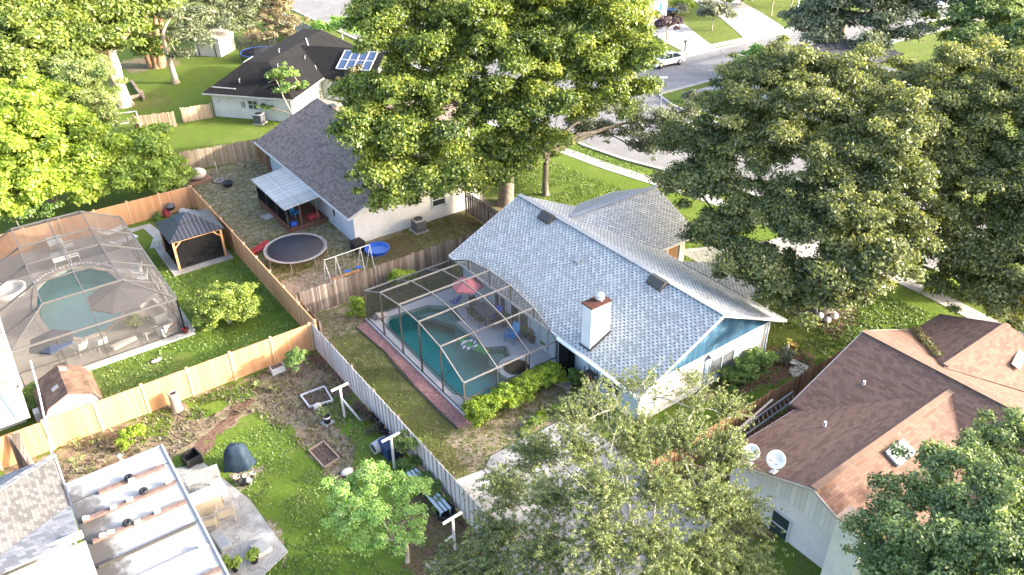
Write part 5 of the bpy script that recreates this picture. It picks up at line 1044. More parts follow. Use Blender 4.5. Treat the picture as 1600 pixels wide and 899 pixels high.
# ladders and planks behind the brown fence
T=thing('ladder','long aluminium ladder leaning along the inside of the brown fence','ladder',(27.5,17.7,0))
for dy in (0,.38): MB().bar((25.7,17.35+dy*.6,.9+dy*.9),(30.2,17.5+dy*.6,1.1+dy*.9),.05,.09).build('side_rail',METAL,T)
for k in range(13):
    x=26+k*.33;MB().bar((x,17.36,.93+(k*.012)),(x,17.58,1.26+k*.012),.035).build('rung',METAL,T)
T=thing('rack','long dark red rack of notched timber beside the ladder','timber rack',(28,17,0));MB().bar((26.2,17.05,.75),(30.6,17.2,.95),.14,.1).build('beam',plain('dark_red_timber',(.16,.04,.04),.8,.3,3),T)
for k in range(14): MB().cbox((26.4+k*.31,17.2,.82+k*.013),(.12,.16,.1)).build('block',bpy.data.materials['dark_red_timber'],T)
solo(MB().bar((25.6,17.6,1.2),(28.6,17.78,1.7),.1,.05),'plank',plain('pale_plank',(.5,.42,.34),.8,.2,3),'pale plank lying above the ladder by the brown fence','plank')
solo(MB().bar((31.2,17.9,0),(31.2,17.55,1.5),.06,.06),'wooden_stake',TIMB,'orange brown stake standing against the brown fence','stake')
solo(MB().lathe([(.28,-.03),(.33,-.03),(.33,.03),(.28,.03),(.28,-.03)],(33.3,17.3,.35),20,(0,1,.1)),'bicycle_wheel',METAL,'thin silver hoop by the brown fence near the brown roof','hoop')
# front garden at the white side wall
p=AT(1239,572);pot('white bowl pot on the red mulch beside the brown fence',p,.2,.3,TRIMW,None)
o=sheet('white_pebbles',[(33.2,20.0),(34.2,20.5),(34.4,19.6),(33.5,19.2),(32.9,19.5)],.02,plain('white_pebble',(.66,.62,.62),.9,.4,10,bump=.8,dirt=(.2,.18,.17)))
p=AT(1228,556);T=thing('garden_statue','slim white heron shaped garden ornament with a yellow top in the red mulch','ornament',p);MB().lathe([(.12,0),(.14,.05),(.05,.2),(.07,.5),(.1,.65),(.04,.8),(0,.85)],n=10).build('body',TRIMW,T,world=False);b=MB();b.cbox((0,0,.95),(.35,.12,.12),.3);b.cbox((.1,.05,1.05),(.12,.3,.08),.3);b.build('head',plain('yellow_paint',(.7,.6,.12),.6,.1,2),T,world=False)
for i,(x,y,r_,m,l) in enumerate(((1233,562,.22,BLACK,'black bowl planter beside the white garden ornament'),(1222,560,.18,BLACK,'small black pot left of the white garden ornament'),(1240,545,.2,plain('ochre_pot',(.55,.36,.12),.8,.2,3),'ochre round pot at the back of the red mulch bed'))):
    pot(l,AT(x,y),r_,.32,m,GREYL if i<2 else None,610+i,pr=.2)
# stones round the dark oak
g='things piled round the foot of the dark oak'
for i,(x,y,r_,m,l,nm) in enumerate(((1280,497,.3,STONE,'pale rock at the left of the dark oak foot','rock'),(1292,503,.26,STONE,'pale rock in front of the dark oak foot','rock'),(1303,497,.3,STONE,'pale rock at the right of the dark oak foot','rock'),(1297,490,.25,SOIL,'dark stump like rock against the dark oak trunk','rock'))):
    q=AT(x,y);solo(MB().ball((q[0],q[1],r_*.5),(r_,r_*.8,r_*.7),9,6),nm,m,l,'rock',g)
q=AT(1275,490);T=thing('rocking_horse','small white and black garden ornament ring standing left of the dark oak trunk','ornament',q);MB().lathe([(.3,-.04),(.38,-.04),(.38,.04),(.3,.04),(.3,-.04)],(0,0,.4),18,(.5,-.8,.1)).build('ring',TRIMW,T,world=False);MB().cbox((0,0,.05),(.4,.2,.1)).build('base',BLACK,T,world=False)
# ---- trampoline yard ----
def trampoline(label,c,r,h,rimm,net=False,n=16):
    T=thing('trampoline',label,'trampoline',c);MB().lathe([(0,h),(r*.9,h),(r*.9,h-.01),(0,h-.01)],n=48).build('mat',plain('trampoline_mat_%d'%int(r*10),(.035,.035,.045),.8,.2,1.5),T,world=False)
    MB().lathe([(r*.975,h-.03),(r,h-.03),(r,h+.02),(r*.975,h+.02),(r*.975,h-.03)],n=48).build('rim',rimm,T,world=False)
    b=MB();b.lathe([(r*.898,h-.012),(r*.912,h-.012)],n=48)
    for k in range(72):
        a=6.283*k/72;b.bar((r*.9*math.cos(a),r*.9*math.sin(a),h),(r*.968*math.cos(a),r*.968*math.sin(a),h),.05,.02)
    b.build('springs',METAL if not net else BLUEP,T,world=False)
    for k in range(8):
        a=6.283*(k+.3)/8;MB().tube([(r*math.cos(a),r*math.sin(a),h),(r*1.0*math.cos(a),r*1.0*math.sin(a),0)],.025,6).build('leg',METAL,T,world=False)
        if net: MB().tube([(r*1.02*math.cos(a),r*1.02*math.sin(a),.3),(r*1.02*math.cos(a),r*1.02*math.sin(a),h+1.8)],.05,6).build('net_pole',BLACK,T,world=False)
    if net:
        b=MB();m_=24
        for k in range(m_):
            a=6.283*k/m_;c_=6.283*(k+1)/m_;b.add([(r*math.cos(a),r*math.sin(a),h),(r*math.cos(c_),r*math.sin(c_),h),(r*math.cos(c_),r*math.sin(c_),h+1.7),(r*math.cos(a),r*math.sin(a),h+1.7)],[(0,1,2,3)])
        b.build('net',SCR1,T,world=False)
    return T
trampoline('round black trampoline with a pale spring rim in the sandy yard',(16.15,48.5,0),2.15,.9,plain('rusty_white_rim',(.42,.38,.36),.5,.2,3))
trampoline('far round trampoline with a blue rim and black net posts, behind the black roofed house',(32.2,97.2,0),2.3,.9,BLUEP,net=True)
T=thing('toddler_slide','dark red plastic slide lying beside the black trampoline','slide',AT(408,393));b=MB();b.prism([(-.6,-.25,.05),(.7,-.25,.45),(.7,.25,.45),(-.6,.25,.05)],(0,0,.05));b.build('chute',RED,T,world=False)
for y in (-.27,.27): MB().prism([(-.6,y-.03,.05),(.7,y-.03,.45),(.7,y+.03,.45),(-.6,y+.03,.05)],(0,0,.18)).build('side',RED,T,world=False)
T=thing('paddling_pool','round bright blue plastic paddling pool with water in it','paddling pool',(21.15,46.1,0));MB().lathe([(0,.02),(.72,.02),(.8,.3),(.9,.3),(.9,.26),(.82,.22),(.78,.0)],n=32).build('shell',BLUEP,T,world=False);MB().lathe([(0,.14),(.75,.14)],n=32).build('water',plain('paddling_water',(.04,.16,.62),.1,.1,2,spec=.6),T,world=False)
T=thing('swing_set','white metal swing set frame in front of the long dark fence','swing set',(18.1,44.1,0));SW=plain('old_white_tube',(.5,.5,.48),.5,.2,3)
MB().tube([(16.4,44.0,1.9),(19.7,44.1,1.9)],.03,8).build('top_bar',SW,T)
for x in (16.4,17.2,19.0,19.7):
    for s_ in (-.65,.65): MB().tube([(x,44.05,1.9),(x+(.1 if x<18 else -.1),44.05+s_,0)],.028,6).build('leg',SW,T)
for x in (17.9,18.7):
    sw=MB().box(x-.2,x+.2,43.95,44.15,.5,.54).build('swing_seat',BLUEP,T)
    for dx in (-.18,.18): MB().tube([(x+dx,44.05,1.9),(x+dx,44.05,.54)],.008,4).build('rope',METAL,sw)
solo(MB().box(16.9,18.9,44.3,44.5,.02,.1),'plank',TIMB,'board lying on the sand under the white swing set','plank')
def ac(label,c,rz=0,s=.85,h=.85):
    T=thing('air_conditioner',label,'air conditioner',c,rz);MB().cbox((0,0,.04),(s+.25,s+.25,.08)).build('pad',CONC_L,T,world=False);MB().cbox((0,0,.08+h/2),(s,s,h)).build('body',boards('louvre_grey_%d'%int(c[0]),(.10,.105,.11),(.16,.165,.17),.06,.35,.6,horiz=True),T,world=False,bevel=.04)
    MB().cbox((0,0,.1+h),(s+.02,s+.02,.05)).build('lid',plain('lid_grey_%d'%int(c[0]),(.42,.43,.44),.5,.1,2),T,world=False);MB().lathe([(0,0),(s*.36,0),(s*.4,.03),(s*.42,0)],(0,0,.13+h),20).build('fan_grille',DARKM,T,world=False)
ac('grey air conditioner on a slab beside the white gable wall and the oak trunk',(25.1,47.0,0));ac('grey air conditioner on a slab by the white wall of the black roofed house',(24.0,76.0,0),R(-49))
T=thing('storage_box','black slatted crate at the corner of the white gable wall','crate',(20.2,47.2,0));MB().cbox((20.2,47.2,.3),(.8,.8,.6),.1).build('box',boards('black_slats',(.02,.02,.022),(.035,.035,.035),.1,.2,.7,horiz=True),T,bevel=.02);MB().cbox((20.2,47.2,.63),(.86,.86,.06),.1).build('lid',BLACK,T,bevel=.02)
solo(MB().cbox(AT(420,338,.03),(1.0,.9,.06),.2),'paving_slab',CONC_L,'pale square slab on the grass beside the white patio roof','paving slab')
q=AT(311,283);T=thing('water_tank','round cream tank standing on a brown timber base beyond the tan fence','tank',q);MB().cbox((0,0,.12),(1.9,1.5,.24),.1).build('base',plain('brown_timber_base',(.28,.16,.11),.9,.2,3),T,world=False);MB().ball((0,0,.65),(.75,.7,.48),16,10).build('tank',plain('cream_plastic',(.66,.55,.45),.6,.1,2),T,world=False)
q=AT(342,284);solo(MB().lathe([(.22,.0),(.48,0),(.5,.1),(.44,.16),(.25,.16),(.2,.08),(.22,0)],q,20),'tyre_ring',plain('old_grey_tyre',(.22,.2,.18),.9,.2,3),'grey tyre like ring lying in the dirt beyond the cream tank','ring')
q=AT(357,291);T=thing('fire_bowl','black square fire bowl on the dirt, right of the grey ring','fire bowl',q);MB().lathe([(0,.1),(.3,.12),(.5,.35),(.46,.36),(.28,.18),(0,.15)],n=8).build('bowl',BLACK,T,world=False);MB().lathe([(.3,0),(.34,0),(.34,.12),(.3,.12)],n=8).build('foot',BLACK,T,world=False)
solo(MB().tube([AT(340,272),(*AT(340,272)[:2],1.1)],.05,8),'wooden_post',plain('pale_post',(.5,.44,.36),.8,.1,3),'thin pale post standing in the dirt near the far wooden fence','post')
q=AT(475,335,.25);chair('chair','light blue plastic chair inside the screened patio of the purplish roofed house',(18.4,54.0,.25),R(30),LBLUE,LBLUE)
solo(MB().cbox((19.5,53.2,.42),(.9,.5,.35),.2),'toy_box',RED,'dark red box in the screened patio corner','box',bevel=.04);solo(MB().cbox((17.8,53.0,.4),(.5,.4,.3),.1),'toy_box',BLUEP,'small blue box in the screened patio near its front post','box',bevel=.04)
# ---- gazebo ----
G=thing('gazebo','timber framed gazebo with a black two tier metal roof and mesh walls','gazebo',(10.6,53.5,0))
gx0,gx1,gy0,gy1=8.95,12.35,51.75,55.15
GRM=boards('black_standing_seam',(.02,.022,.03),(.028,.03,.04),.28,.12,.35,gapc=(.10,.11,.13))
for x in (gx0+.1,gx1-.1):
    for y in (gy0+.1,gy1-.1):
        MB().box(x-.075,x+.075,y-.075,y+.075,0,2.2).build('post',TIMB,G)
for a,b_ in (((gx0,gy0+.1),(gx1,gy0+.1)),((gx0,gy1-.1),(gx1,gy1-.1)),((gx0+.1,gy0),(gx0+.1,gy1)),((gx1-.1,gy0),(gx1-.1,gy1))): MB().bar((*a,2.22),(*b_,2.22),.1,.16).build('beam',TIMB,G)
for sx,x in ((1,gx0+.1),(-1,gx1-.1)): MB().bar((x,gy0+.1,1.65),(x+sx*.5,gy0+.1,2.15),.08).build('brace',TIMB,G)
cx,cy=(gx0+gx1)/2,(gy0+gy1)/2;e_=.12
def hip(mb,hw,hr,z0,z1,th=.04):
    O=[(cx-hw,cy-hw,z0),(cx+hw,cy-hw,z0),(cx+hw,cy+hw,z0),(cx-hw,cy+hw,z0)];I=[(cx-hr,cy-hr,z1),(cx+hr,cy-hr,z1),(cx+hr,cy+hr,z1),(cx-hr,cy+hr,z1)]
    for k in range(4): mb.slab([O[k],O[(k+1)%4],I[(k+1)%4],I[k]],th)
b=MB();hip(b,1.85,.62,2.32,3.0);b.build('roof',GRM,G);b=MB();hip(b,.8,.02,3.02,3.38);b.build('roof_top',GRM,G)
b=MB();b.add([(gx0+.08,gy0+.1,.1),(gx0+.08,gy1-.1,.1),(gx0+.08,gy1-.1,2.2),(gx0+.08,gy0+.1,2.2)],[(0,1,2,3)]);b.add([(gx0+.1,gy1-.08,.1),(gx1-.1,gy1-.08,.1),(gx1-.1,gy1-.08,2.2),(gx0+.1,gy1-.08,2.2)],[(0,1,2,3)]);b.add([(gx1-.08,gy0+.1,.1),(gx1-.08,gy1-.1,.1),(gx1-.08,gy1-.1,2.2),(gx1-.08,gy0+.1,2.2)],[(0,1,2,3)]);b.build('mesh_wall',SCR3,G)
b=MB();b.add([(gx0+.15,gy0+.12,.1),(gx1-.15,gy0+.12,.1),(gx1-.15,gy0+.12,2.15),(gx0+.15,gy0+.12,2.15)],[(0,1,2,3)]);b.build('mesh_wall',SCR4,G)
o=sheet('gazebo_slab',rect(8.5,12.6,51.3,56.2),.07,CONC,.07)
strip('garden_path',[(7.5,60.0),(9,60.1),(9.3,57.8),(8.6,56.2)],.8,.04,CONC_L,.04)
T=thing('sofa','dark sofa inside the black roofed gazebo','sofa',(10.7,53.6,.07));MB().cbox((0,0,.25),(1.9,.8,.36)).build('seat',BLACK,T,world=False,bevel=.06);MB().cbox((0,.4,.55),(1.9,.2,.6)).build('backrest',BLACK,T,world=False,bevel=.05)
for x in (-.95,.95): MB().cbox((x,0,.4),(.2,.85,.5)).build('armrest',BLACK,T,world=False,bevel=.05)
for i,(x,y,l) in enumerate(((9.9,52.4,'patterned grey cushion stool at the left in the gazebo'),(11.5,52.8,'patterned grey cushion stool at the right in the gazebo'))):
    solo(MB().lathe([(0,0),(.28,0),(.32,.2),(.28,.4),(0,.42)],(x,y,.07),16),'stool',plain('patterned_grey',(.22,.22,.22),.8,.8,9) if i==0 else bpy.data.materials['patterned_grey'],l,'stool')
T=thing('barbecue','black kettle barbecue with a red lid in the corner by the tan fence','barbecue',AT(270,338));MB().lathe([(0,.55),(.25,.6),(.36,.8),(.37,.85)],n=18).build('bowl',BLACK,T,world=False);MB().lathe([(.37,.86),(.3,1.02),(.12,1.1),(0,1.1)],n=18).build('lid',GREYC,T,world=False)
for k in range(3):
    a=2.1*k;MB().tube([(.2*math.cos(a),.2*math.sin(a),.6),(.35*math.cos(a),.35*math.sin(a),0)],.02,6).build('leg',METAL,T,world=False)
solo(MB().cbox((*AT(262,338)[:2],.3),(.45,.4,.6),.3),'bin',RED,'small red box beside the kettle barbecue','box',bevel=.04)
rr=random.Random(9)
for k in range(7):
    x=11.3+rr.random()*1.2;y=59.6+rr.random()*1.1;r_=.25+rr.random()*.2;solo(MB().ball((x,y,r_*.5),(r_,r_*.85,r_*.7),8,6),'rock',STONE,'grey boulder heaped behind the gazebo roof','rock','boulders behind the gazebo')
p=AT(291,522);pot('glossy dark red pot at the near right corner of the left pool cage',p,.2,.4,plain('glazed_red',(.22,.03,.03),.25,.2,3,spec=.6))
q=AT(243,566);T=thing('toy','small pink and white toy lying on the lawn','toy',q);MB().ball((0,0,.08),(.28,.14,.08),10,6).build('body',plain('pink_plastic',(.6,.35,.42),.6,.1,3),T,world=False);MB().ball((.25,.06,.09),(.14,.11,.08),8,5).build('head',plain('white_plastic',(.75,.7,.7),.6,.1,3),T,world=False)
# wheelbarrow
T=thing('wheelbarrow','grey wheelbarrow tipped up behind the tan vinyl fence beside the garden shed','wheelbarrow',(2.5,38.5,0),R(20));b=MB();b.add([(-.5,-.3,.35),(.45,-.35,.35),(.45,.35,.35),(-.5,.3,.35),(-.65,-.4,.75),(.7,-.45,.8),(.7,.45,.8),(-.65,.4,.75)],[(3,2,1,0),(0,1,5,4),(1,2,6,5),(2,3,7,6),(3,0,4,7)]);b.build('tray',METAL,T,world=False);MB().lathe([(.1,-.05),(.2,-.05),(.2,.05),(.1,.05)],(.85,0,.2),14,(0,1,0)).build('wheel',BLACK,T,world=False)
for y in (-.25,.25): MB().tube([(.85,y*.3,.2),(-.2,y,.4),(-1.1,y*1.3,.7)],.02,6).build('handle',DARKM,T,world=False)
# ---- furniture in the left cage ----
for i,(x,y,l) in enumerate(((86,378,'farther white long table in the left pool cage'),(93,403,'nearer white long table in the left pool cage'))): q=AT(x,y,.7);table('patio_table',l,(q[0],q[1],.1),R(0),.95,1.5,.72,WHITE,METAL)
WHC=plain('white_cane',(.6,.6,.56),.6,.15,3);BEI=plain('beige_cushion',(.50,.44,.38),.9,.12,3)
for i,(x,y,a,l) in enumerate(((130,552,200,'white round backed patio chair, left of the pair by the cage wall'),(160,546,200,'white round backed patio chair, right of the pair by the cage wall'),(110,392,90,'white chair beside the long tables in the left cage, farther'),(118,407,90,'white chair beside the long tables in the left cage, nearer'),(216,432,250,'white deck chair near the right wall of the left cage'),(225,442,260,'pale deck chair behind the dark grey parasol'))):
    q=AT(x,y,.1);chair('patio_chair',l,q,R(a),WHC,WHC,'white chairs in the left cage',sc_=1.25)
q=AT(175,375,.1)
for i,(x,y,l) in enumerate(((178,368,'farther white sun lounger in the left cage'),(195,383,'nearer white sun lounger in the left cage'))):
    q=AT(x,y,.1);T=thing('sun_lounger',l,'sun lounger',q,R(20),'sun loungers in the left cage');MB().box(-.6,1.0,-.3,.3,.3,.38).build('seat',WHC,T,world=False);MB().prism([(-.6,-.3,.36),(-.6,.3,.36),(-1.1,.3,.8),(-1.1,-.3,.8)],(.05,0,.06)).build('backrest',WHC,T,world=False)
    for x_ in (-.5,.9):
        for y_ in (-.26,.26): MB().box(x_-.02,x_+.02,y_-.02,y_+.02,0,.3).build('leg',METAL,T,world=False)
parasol('large dark grey parasol over the near right end of the turquoise pool',(4.6,47.0),1.95,2.25,GREYC,8,.55,lean=.0,z0=.1)
parasol('dark navy parasol in the near left corner of the left cage, behind the shed',(.3,44.9),1.25,1.9,NAVY,6,.4,z0=.1)
def sofa(label,c,rz,lx,m,name='sofa'):
    T=thing(name,label,'sofa' if name=='sofa' else 'armchair',c,rz);MB().cbox((0,0,.3),(lx,.75,.22)).build('cushion',m,T,world=False,bevel=.06);MB().cbox((0,.38,.55),(lx,.2,.55),rx=-.2).build('backrest',m,T,world=False,bevel=.06);MB().cbox((0,0,.12),(lx+.1,.8,.14)).build('frame',WHC,T,world=False)
    for x in (-1,1): MB().cbox((x*(lx/2+.06),0,.4),(.1,.75,.5)).build('armrest',WHC,T,world=False)
sofa('beige cushioned sofa by the right wall of the left pool cage',(*AT(243,496,.1)[:2],.1),R(-80),1.9,BEI);sofa('beige armchair nearest the cage corner in the left cage',(*AT(262,520,.1)[:2],.1),R(200),.8,BEI,'armchair')
table('side_table','low beige table in front of the beige sofa',(*AT(222,500,.1)[:2],.1),0,.7,.7,.42,BEI,WHC);table('side_table','low pale table beside the beige armchair',(*AT(238,524,.1)[:2],.1),.2,.9,.5,.38,BEI,WHC)
q=AT(195,541,.1);solo(MB().cbox((q[0],q[1],.35),(1.5,.5,.25),.3),'lounge_cushion',BEI,'rolled beige cushion on the deck between the white chairs and the spiky potted plant','cushion',bevel=.1)
pot('spiky green plant in a pot under the dark grey parasol',AT(212,512,.1),.2,.35,BLACK,MID,630,pr=.4)
T=thing('hot_tub','white tiled raised spa step at the left edge of the left cage','spa',(-.9,55.5,.1));MB().lathe([(1.0,0),(1.1,.4),(.9,.4),(.85,.2),(0,.2)],n=24).build('rim',WHITE,T,world=False)
b=MB()
for k in range(26):
    a=.4+k*.085;b.cbox((2.75+2.9*math.cos(a),53.4+3.6*math.sin(a),.16),(.18,.14,.05),a)
solo(b,'tile_band',WHITE,'curved row of white tiles round the far edge of the turquoise pool','tiles')
# ---- garden shed behind the tan fence ----
T=thing('garden_shed','white garden shed with a worn brown gambrel roof behind the tan vinyl fence','shed',(0.1,39.8,0))
y0_,y1_=38.35,41.1;pf=[(-1.35,1.45),(-.95,2.15),(.1,2.62),(1.15,2.15),(1.5,1.45)]
b=MB();b.prism([(-1.2,y0_,0),(1.35,y0_,0),(1.35,y0_,1.6),(1.05,y0_,2.1),(.1,y0_,2.52),(-.85,y0_,2.1),(-1.2,y0_,1.6)],(0,y1_-y0_-.1,0));b.build('body',WHITE,T)
b=MB()
for (xa,za),(xb,zb) in zip(pf[:-1],pf[1:]): b.slab([(xa,y0_-.1,za),(xb,y0_-.1,zb),(xb,y1_,zb),(xa,y1_,za)],.06)
b.build('roof',plain('worn_brown_felt',(.15,.095,.065),.95,.5,2.2,dirt=(.06,.035,.025),bump=.3),T)
for x,y in ((-.35,39.4),(.3,41.0-.3)): MB().cbox((x,y,2.62-.45*abs(x-.1)+.02),(.35,.3,.02),ry=.42 if x>.1 else -.42).build('patch',CONC_L,T)
# house at left edge with cage
Hl=thing('house','grey roofed house with white gutters at the left edge, joined to the left pool cage','house',(-5,48,0))
b=MB();b.slab([(-1.75,40.6,2.55),(-1.75,61,2.55),(-7,61,4.6),(-7,40.6,4.6)]);b.build('roof',shingle('pale_grey_shingle',(.25,.245,.235),(.14,.135,.13),.35,.18,pd=.3),Hl)
MB().bar((-1.7,40.5,2.5),(-1.7,61,2.5),.12,.14).build('gutter',TRIMW,Hl);MB().box(-9,-2.1,41,60.5,0,2.45).build('wall',STUC_W,Hl)
b=MB();b.slab([(-2.1,42.3,2.55+.39*.35+.08),(-2.1,44.4,2.77),(-3.6,44.4,3.35),(-3.6,42.3,3.35)],.05);b.build('solar_panel',GREYG,Hl)
MB().slab([(-1.75,40.4,2.5),(-1.75,37.99,2.3),(-7,37.99,2.3),(-7,40.4,2.5)],.08).build('pan_roof',plain('bright_white_pan',(.62,.64,.66),.5,.06,1),Hl)
MB().bar((-2.6,40.4,2.55),(-2.2,38.0,2.38),.14,.05).build('white_rib',TRIMW,Hl)
b=MB();b.cbox((-1.4,39.9,.6),(.5,.5,1.2));solo(b,'bin',WHITE,'white box between the left house and the garden shed','box',bevel=.04)
q=AT(47,600,1.5)
T=thing('leaning_boards','old grey boards leaning on the tan vinyl fence beside the grey roof','boards',(-2.6,37.4,0));MB().prism([(-3.0,37.3,0),(-2.5,36.6,0),(-2.4,37.6,1.9),(-2.9,37.7,1.9)],(.04,0,0)).build('board',WOODG,T);MB().bar((-2.3,36.7,0),(-2.6,37.7,1.9),.09,.05).build('batten',TIMB,T)
# ---- garden plot ----
T=thing('log_stump','upright hollow log standing on end in front of the tan vinyl fence','log',(4.55,37.2,0));MB().lathe([(.30,0),(.27,.1),(.25,.9),(.26,1.15),(.17,1.16),(.15,1.0),(0,1.0)],n=16).build('log',BARKL,T,world=False);MB().lathe([(0,0),(.12,0),(.12,.1),(0,.1)],(0,0,1.02),12).build('hollow',BLACK,T,world=False)  # black disc sunk in the log top paints the shade of its hollow
T=thing('planter_box','white rectangular planter box with soil by the tan vinyl fence','planter',(10.1,37.1,0));MB().box(9.75,10.5,36.9,37.35,0,.4).build('box',TRIMW,T);MB().box(9.8,10.45,36.95,37.3,.4,.42).build('soil',SOIL,T)
def bed(label,P,m):
    c=[sum(q[i] for q in P)/4 for i in (0,1)];T=thing('garden_bed',label,'garden bed',(*c,0))
    for i in range(4): MB().bar((*P[i],.07),(*P[(i+1)%4],.07),.07,.14).build('edge_board',m,T)
    b=MB();b.add([(x*.97+c[0]*.03,y*.97+c[1]*.03,.045) for x,y in P],[(0,1,2,3)] if 1 else []);b.build('soil',SOIL,T)
bed('rectangular soil bed edged with white boards near the fence corner',[AT(470,620)[:2],AT(507,606)[:2],AT(520,628)[:2],AT(484,638)[:2]],TRIMW)
bed('rectangular soil bed edged with old timber in the middle of the garden plot',[AT(483,706)[:2],AT(506,692)[:2],AT(531,718)[:2],AT(507,733)[:2]],plain('old_timber',(.3,.22,.17),.9,.2,3))
bed('small soil bed half hidden by the lime green tree',[AT(518,752)[:2],AT(545,742)[:2],AT(556,765)[:2],AT(530,775)[:2]],plain('old_timber_dark',(.2,.15,.12),.9,.2,3))
for i,(x,y,l,br) in enumerate(((11.45,31.35,'white T shaped clothes line post with a slanting brace, farthest of the three',1),(11.75,26.5,'white T shaped clothes line post behind the lime green tree',0),(11.45,20.6,'white T shaped clothes line post nearest the bottom edge',2))):
    T=thing('clothes_line_post',l,'clothes line post',(x,y,0),group='clothes line posts along the white fence');MB().bar((x,y,0),(x,y,1.95),.1,.1).build('post',TRIMW,T);MB().bar((x-.5,y-.03,2.0),(x+.48,y+.03,2.0),.09,.09).build('crossbar',TRIMW,T)
    if br==1: MB().bar((x+.02,y,1.2),(x+.55,y-.75,0),.08,.08).build('brace',TRIMW,T)
    if br==2: MB().bar((x-.45,y,.9),(x-.05,y,.95),.07,.07).build('brace',TRIMW,T)
q=AT(512,661);T=thing('bucket','white and black bucket with a plant on a pale slab in the garden plot','bucket',q);MB().cbox((0,0,.03),(.55,.55,.06),.3).build('slab',CONC_L,T,world=False);MB().lathe([(0,.06),(.17,.06),(.2,.5),(.17,.5),(.15,.4),(0,.4)],n=16).build('tub',BLACK,T,world=False);MB().lathe([(.185,.38),(.21,.5),(.215,.5),(.2,.38)],n=16).build('rim',TRIMW,T,world=False)
S_=subs([(-.15,.2,.65,.25)],.12,2,3);leaves_mesh('plant',S_,50,.08,DEEP,T,3,world=False)
q=AT(497,640);solo(MB().ball((q[0],q[1],.2),(.25,.22,.22),9,6),'rock',STONE,'grey brown rock between the white edged bed and the white bucket','rock')
T=thing('barrel','pale grey plastic barrel lying on its side by the white picket fence','barrel',(*AT(594,704)[:2],0));MB().lathe([(0,.06),(.24,.06),(.26,0),(.3,.0),(.32,.4),(.3,.8),(0,.82)],(-.35,0,.3),18,(1,.12,0)).build('shell',plain('pale_grey_plastic',(.42,.42,.42),.5,.1,3),T,world=False);MB().lathe([(0,0),(.23,0)],(-.33,0,.3),16,(-1,-.12,0)).build('inside',DARKM,T,world=False)  # flat dark disc at the mouth stands for the shade inside the barrel
T=thing('storage_bin','dark blue storage bin by the white picket fence behind the lime green tree','storage bin',(12.15,27.4,0));MB().cbox((12.1,27.5,.35),(.8,.9,.7)).build('body',plain('dark_blue_plastic',(.02,.04,.10),.5,.2,2),T,bevel=.04);MB().cbox((12.1,27.5,.74),(.86,.96,.08)).build('lid',bpy.data.materials['dark_blue_plastic'],T,bevel=.02)
for i,(x,y) in enumerate(((575,655),(583,662),(590,672),(597,682))):
    q=AT(x,y);o=MB().lathe([(.12,0),(.24,0),(.27,.08),(.24,.16),(.12,.16)],(q[0]+.15,q[1]+.1,.1),14,(.5,.2,1)).build('tyre',BLACK);props(o,'small black tyre heaped at the foot of the white picket fence','tyre','tyres at the foot of the white fence')
bush('shrub','dry dark shrub among the small black tyres by the white picket fence',[(12.2,31.0,.3,.35),(12.3,30.2,.3,.3),(12.25,29.3,.3,.3)],.16,30,.09,leafm('dry_dark_leaf',(.03,.025,.015),(.08,.065,.04),(.16,.13,.08),.1),650,(12.2,30.2))
T=thing('bench','pale blue slatted bench frame standing along the white picket fence','bench',(12.1,23.8,0));BB=plain('pale_blue_metal',(.42,.50,.56),.5,.1,3)
for x in (11.85,12.05,12.25): MB().box(x-.07,x+.07,22.2,25.3,.62,.65).build('slat',BB,T)
for y in (22.3,25.2):
    for x in (11.8,12.3): MB().box(x-.03,x+.03,y-.03,y+.03,0,.62).build('leg',BB,T)
q=AT(697,808);solo(MB().lathe([(0,.05),(.38,.05),(.45,.45),(.42,.45),(.36,.12),(0,.12)],q,24),'tub',BLACK,'wide round black tub at the foot of the white picket fence','tub')
q=AT(690,872);pot('small black pot with dark soil left of the nearest clothes line post',q,.2,.3,BLACK,DEEP,651,pr=.15)
q=AT(543,741);solo(MB().ball((q[0],q[1],.15),(.32,.22,.16),10,6),'rock',plain('white_stone',(.66,.6,.58),.8,.15,3),'large white stone beside the lime green tree','rock')
q=AT(648,893)
for k in range(4): MB_=MB().tube([(10.0+k*.22,20.6,.1),(10.7+k*.2,19.3,.12)],.09,8);solo(MB_,'log',BARKL,'cut log lying under the lime green tree at the bottom edge','log','logs under the lime green tree')
# covered grill
T=thing('covered_grill','grill under a dark blue cloth cover standing on the lush lawn','covered grill',(5.75,31.2,0),R(-30));b=MB();n=20;rings=[(.0,.95,.55,1.0),(.35,.85,.5,1.0),(.75,.72,.42,1.0),(1.1,.60,.34,1.0),(1.28,.42,.22,1.0),(1.33,.05,.03,1.)]
vs_=[];rr=np.random.default_rng(3)
for z,ax_,ay_,_ in rings:
    for k in range(n):
        a=6.283*k/n;w_=1+.13*math.sin(7*a+z*3)*(1.1-z/1.5)+.045*rr.normal();cc_=abs(math.cos(a))**.6*math.copysign(1,math.cos(a));ss_=abs(math.sin(a))**.6*math.copysign(1,math.sin(a));vs_.append((ax_*cc_*w_*.75,ay_*ss_*w_*.9,z+.05*rr.normal()*(0<z<1.2)))
fs_=[(i*n+k,i*n+(k+1)%n,(i+1)*n+(k+1)%n,(i+1)*n+k) for i in range(len(rings)-1) for k in range(n)];b.add(vs_,fs_,True);b.build('cover',plain('blue_grey_tarp',(.022,.042,.068),.7,.5,4,bump=.8),T,world=False)
for i,(x,y,r_,m,l) in enumerate(((371,752,.15,FOAM,'cream pot at the foot of the covered grill, left'),(381,758,.18,BLACK,'black pot at the foot of the covered grill'),(386,750,.16,FOAM,'cream pot at the foot of the covered grill, middle'),(391,757,.13,TRIMW,'small white pot at the foot of the covered grill'),(397,746,.12,FOAM,'smallest cream pot at the foot of the covered grill, right'))): pot(l,AT(x,y),r_,.3,m)
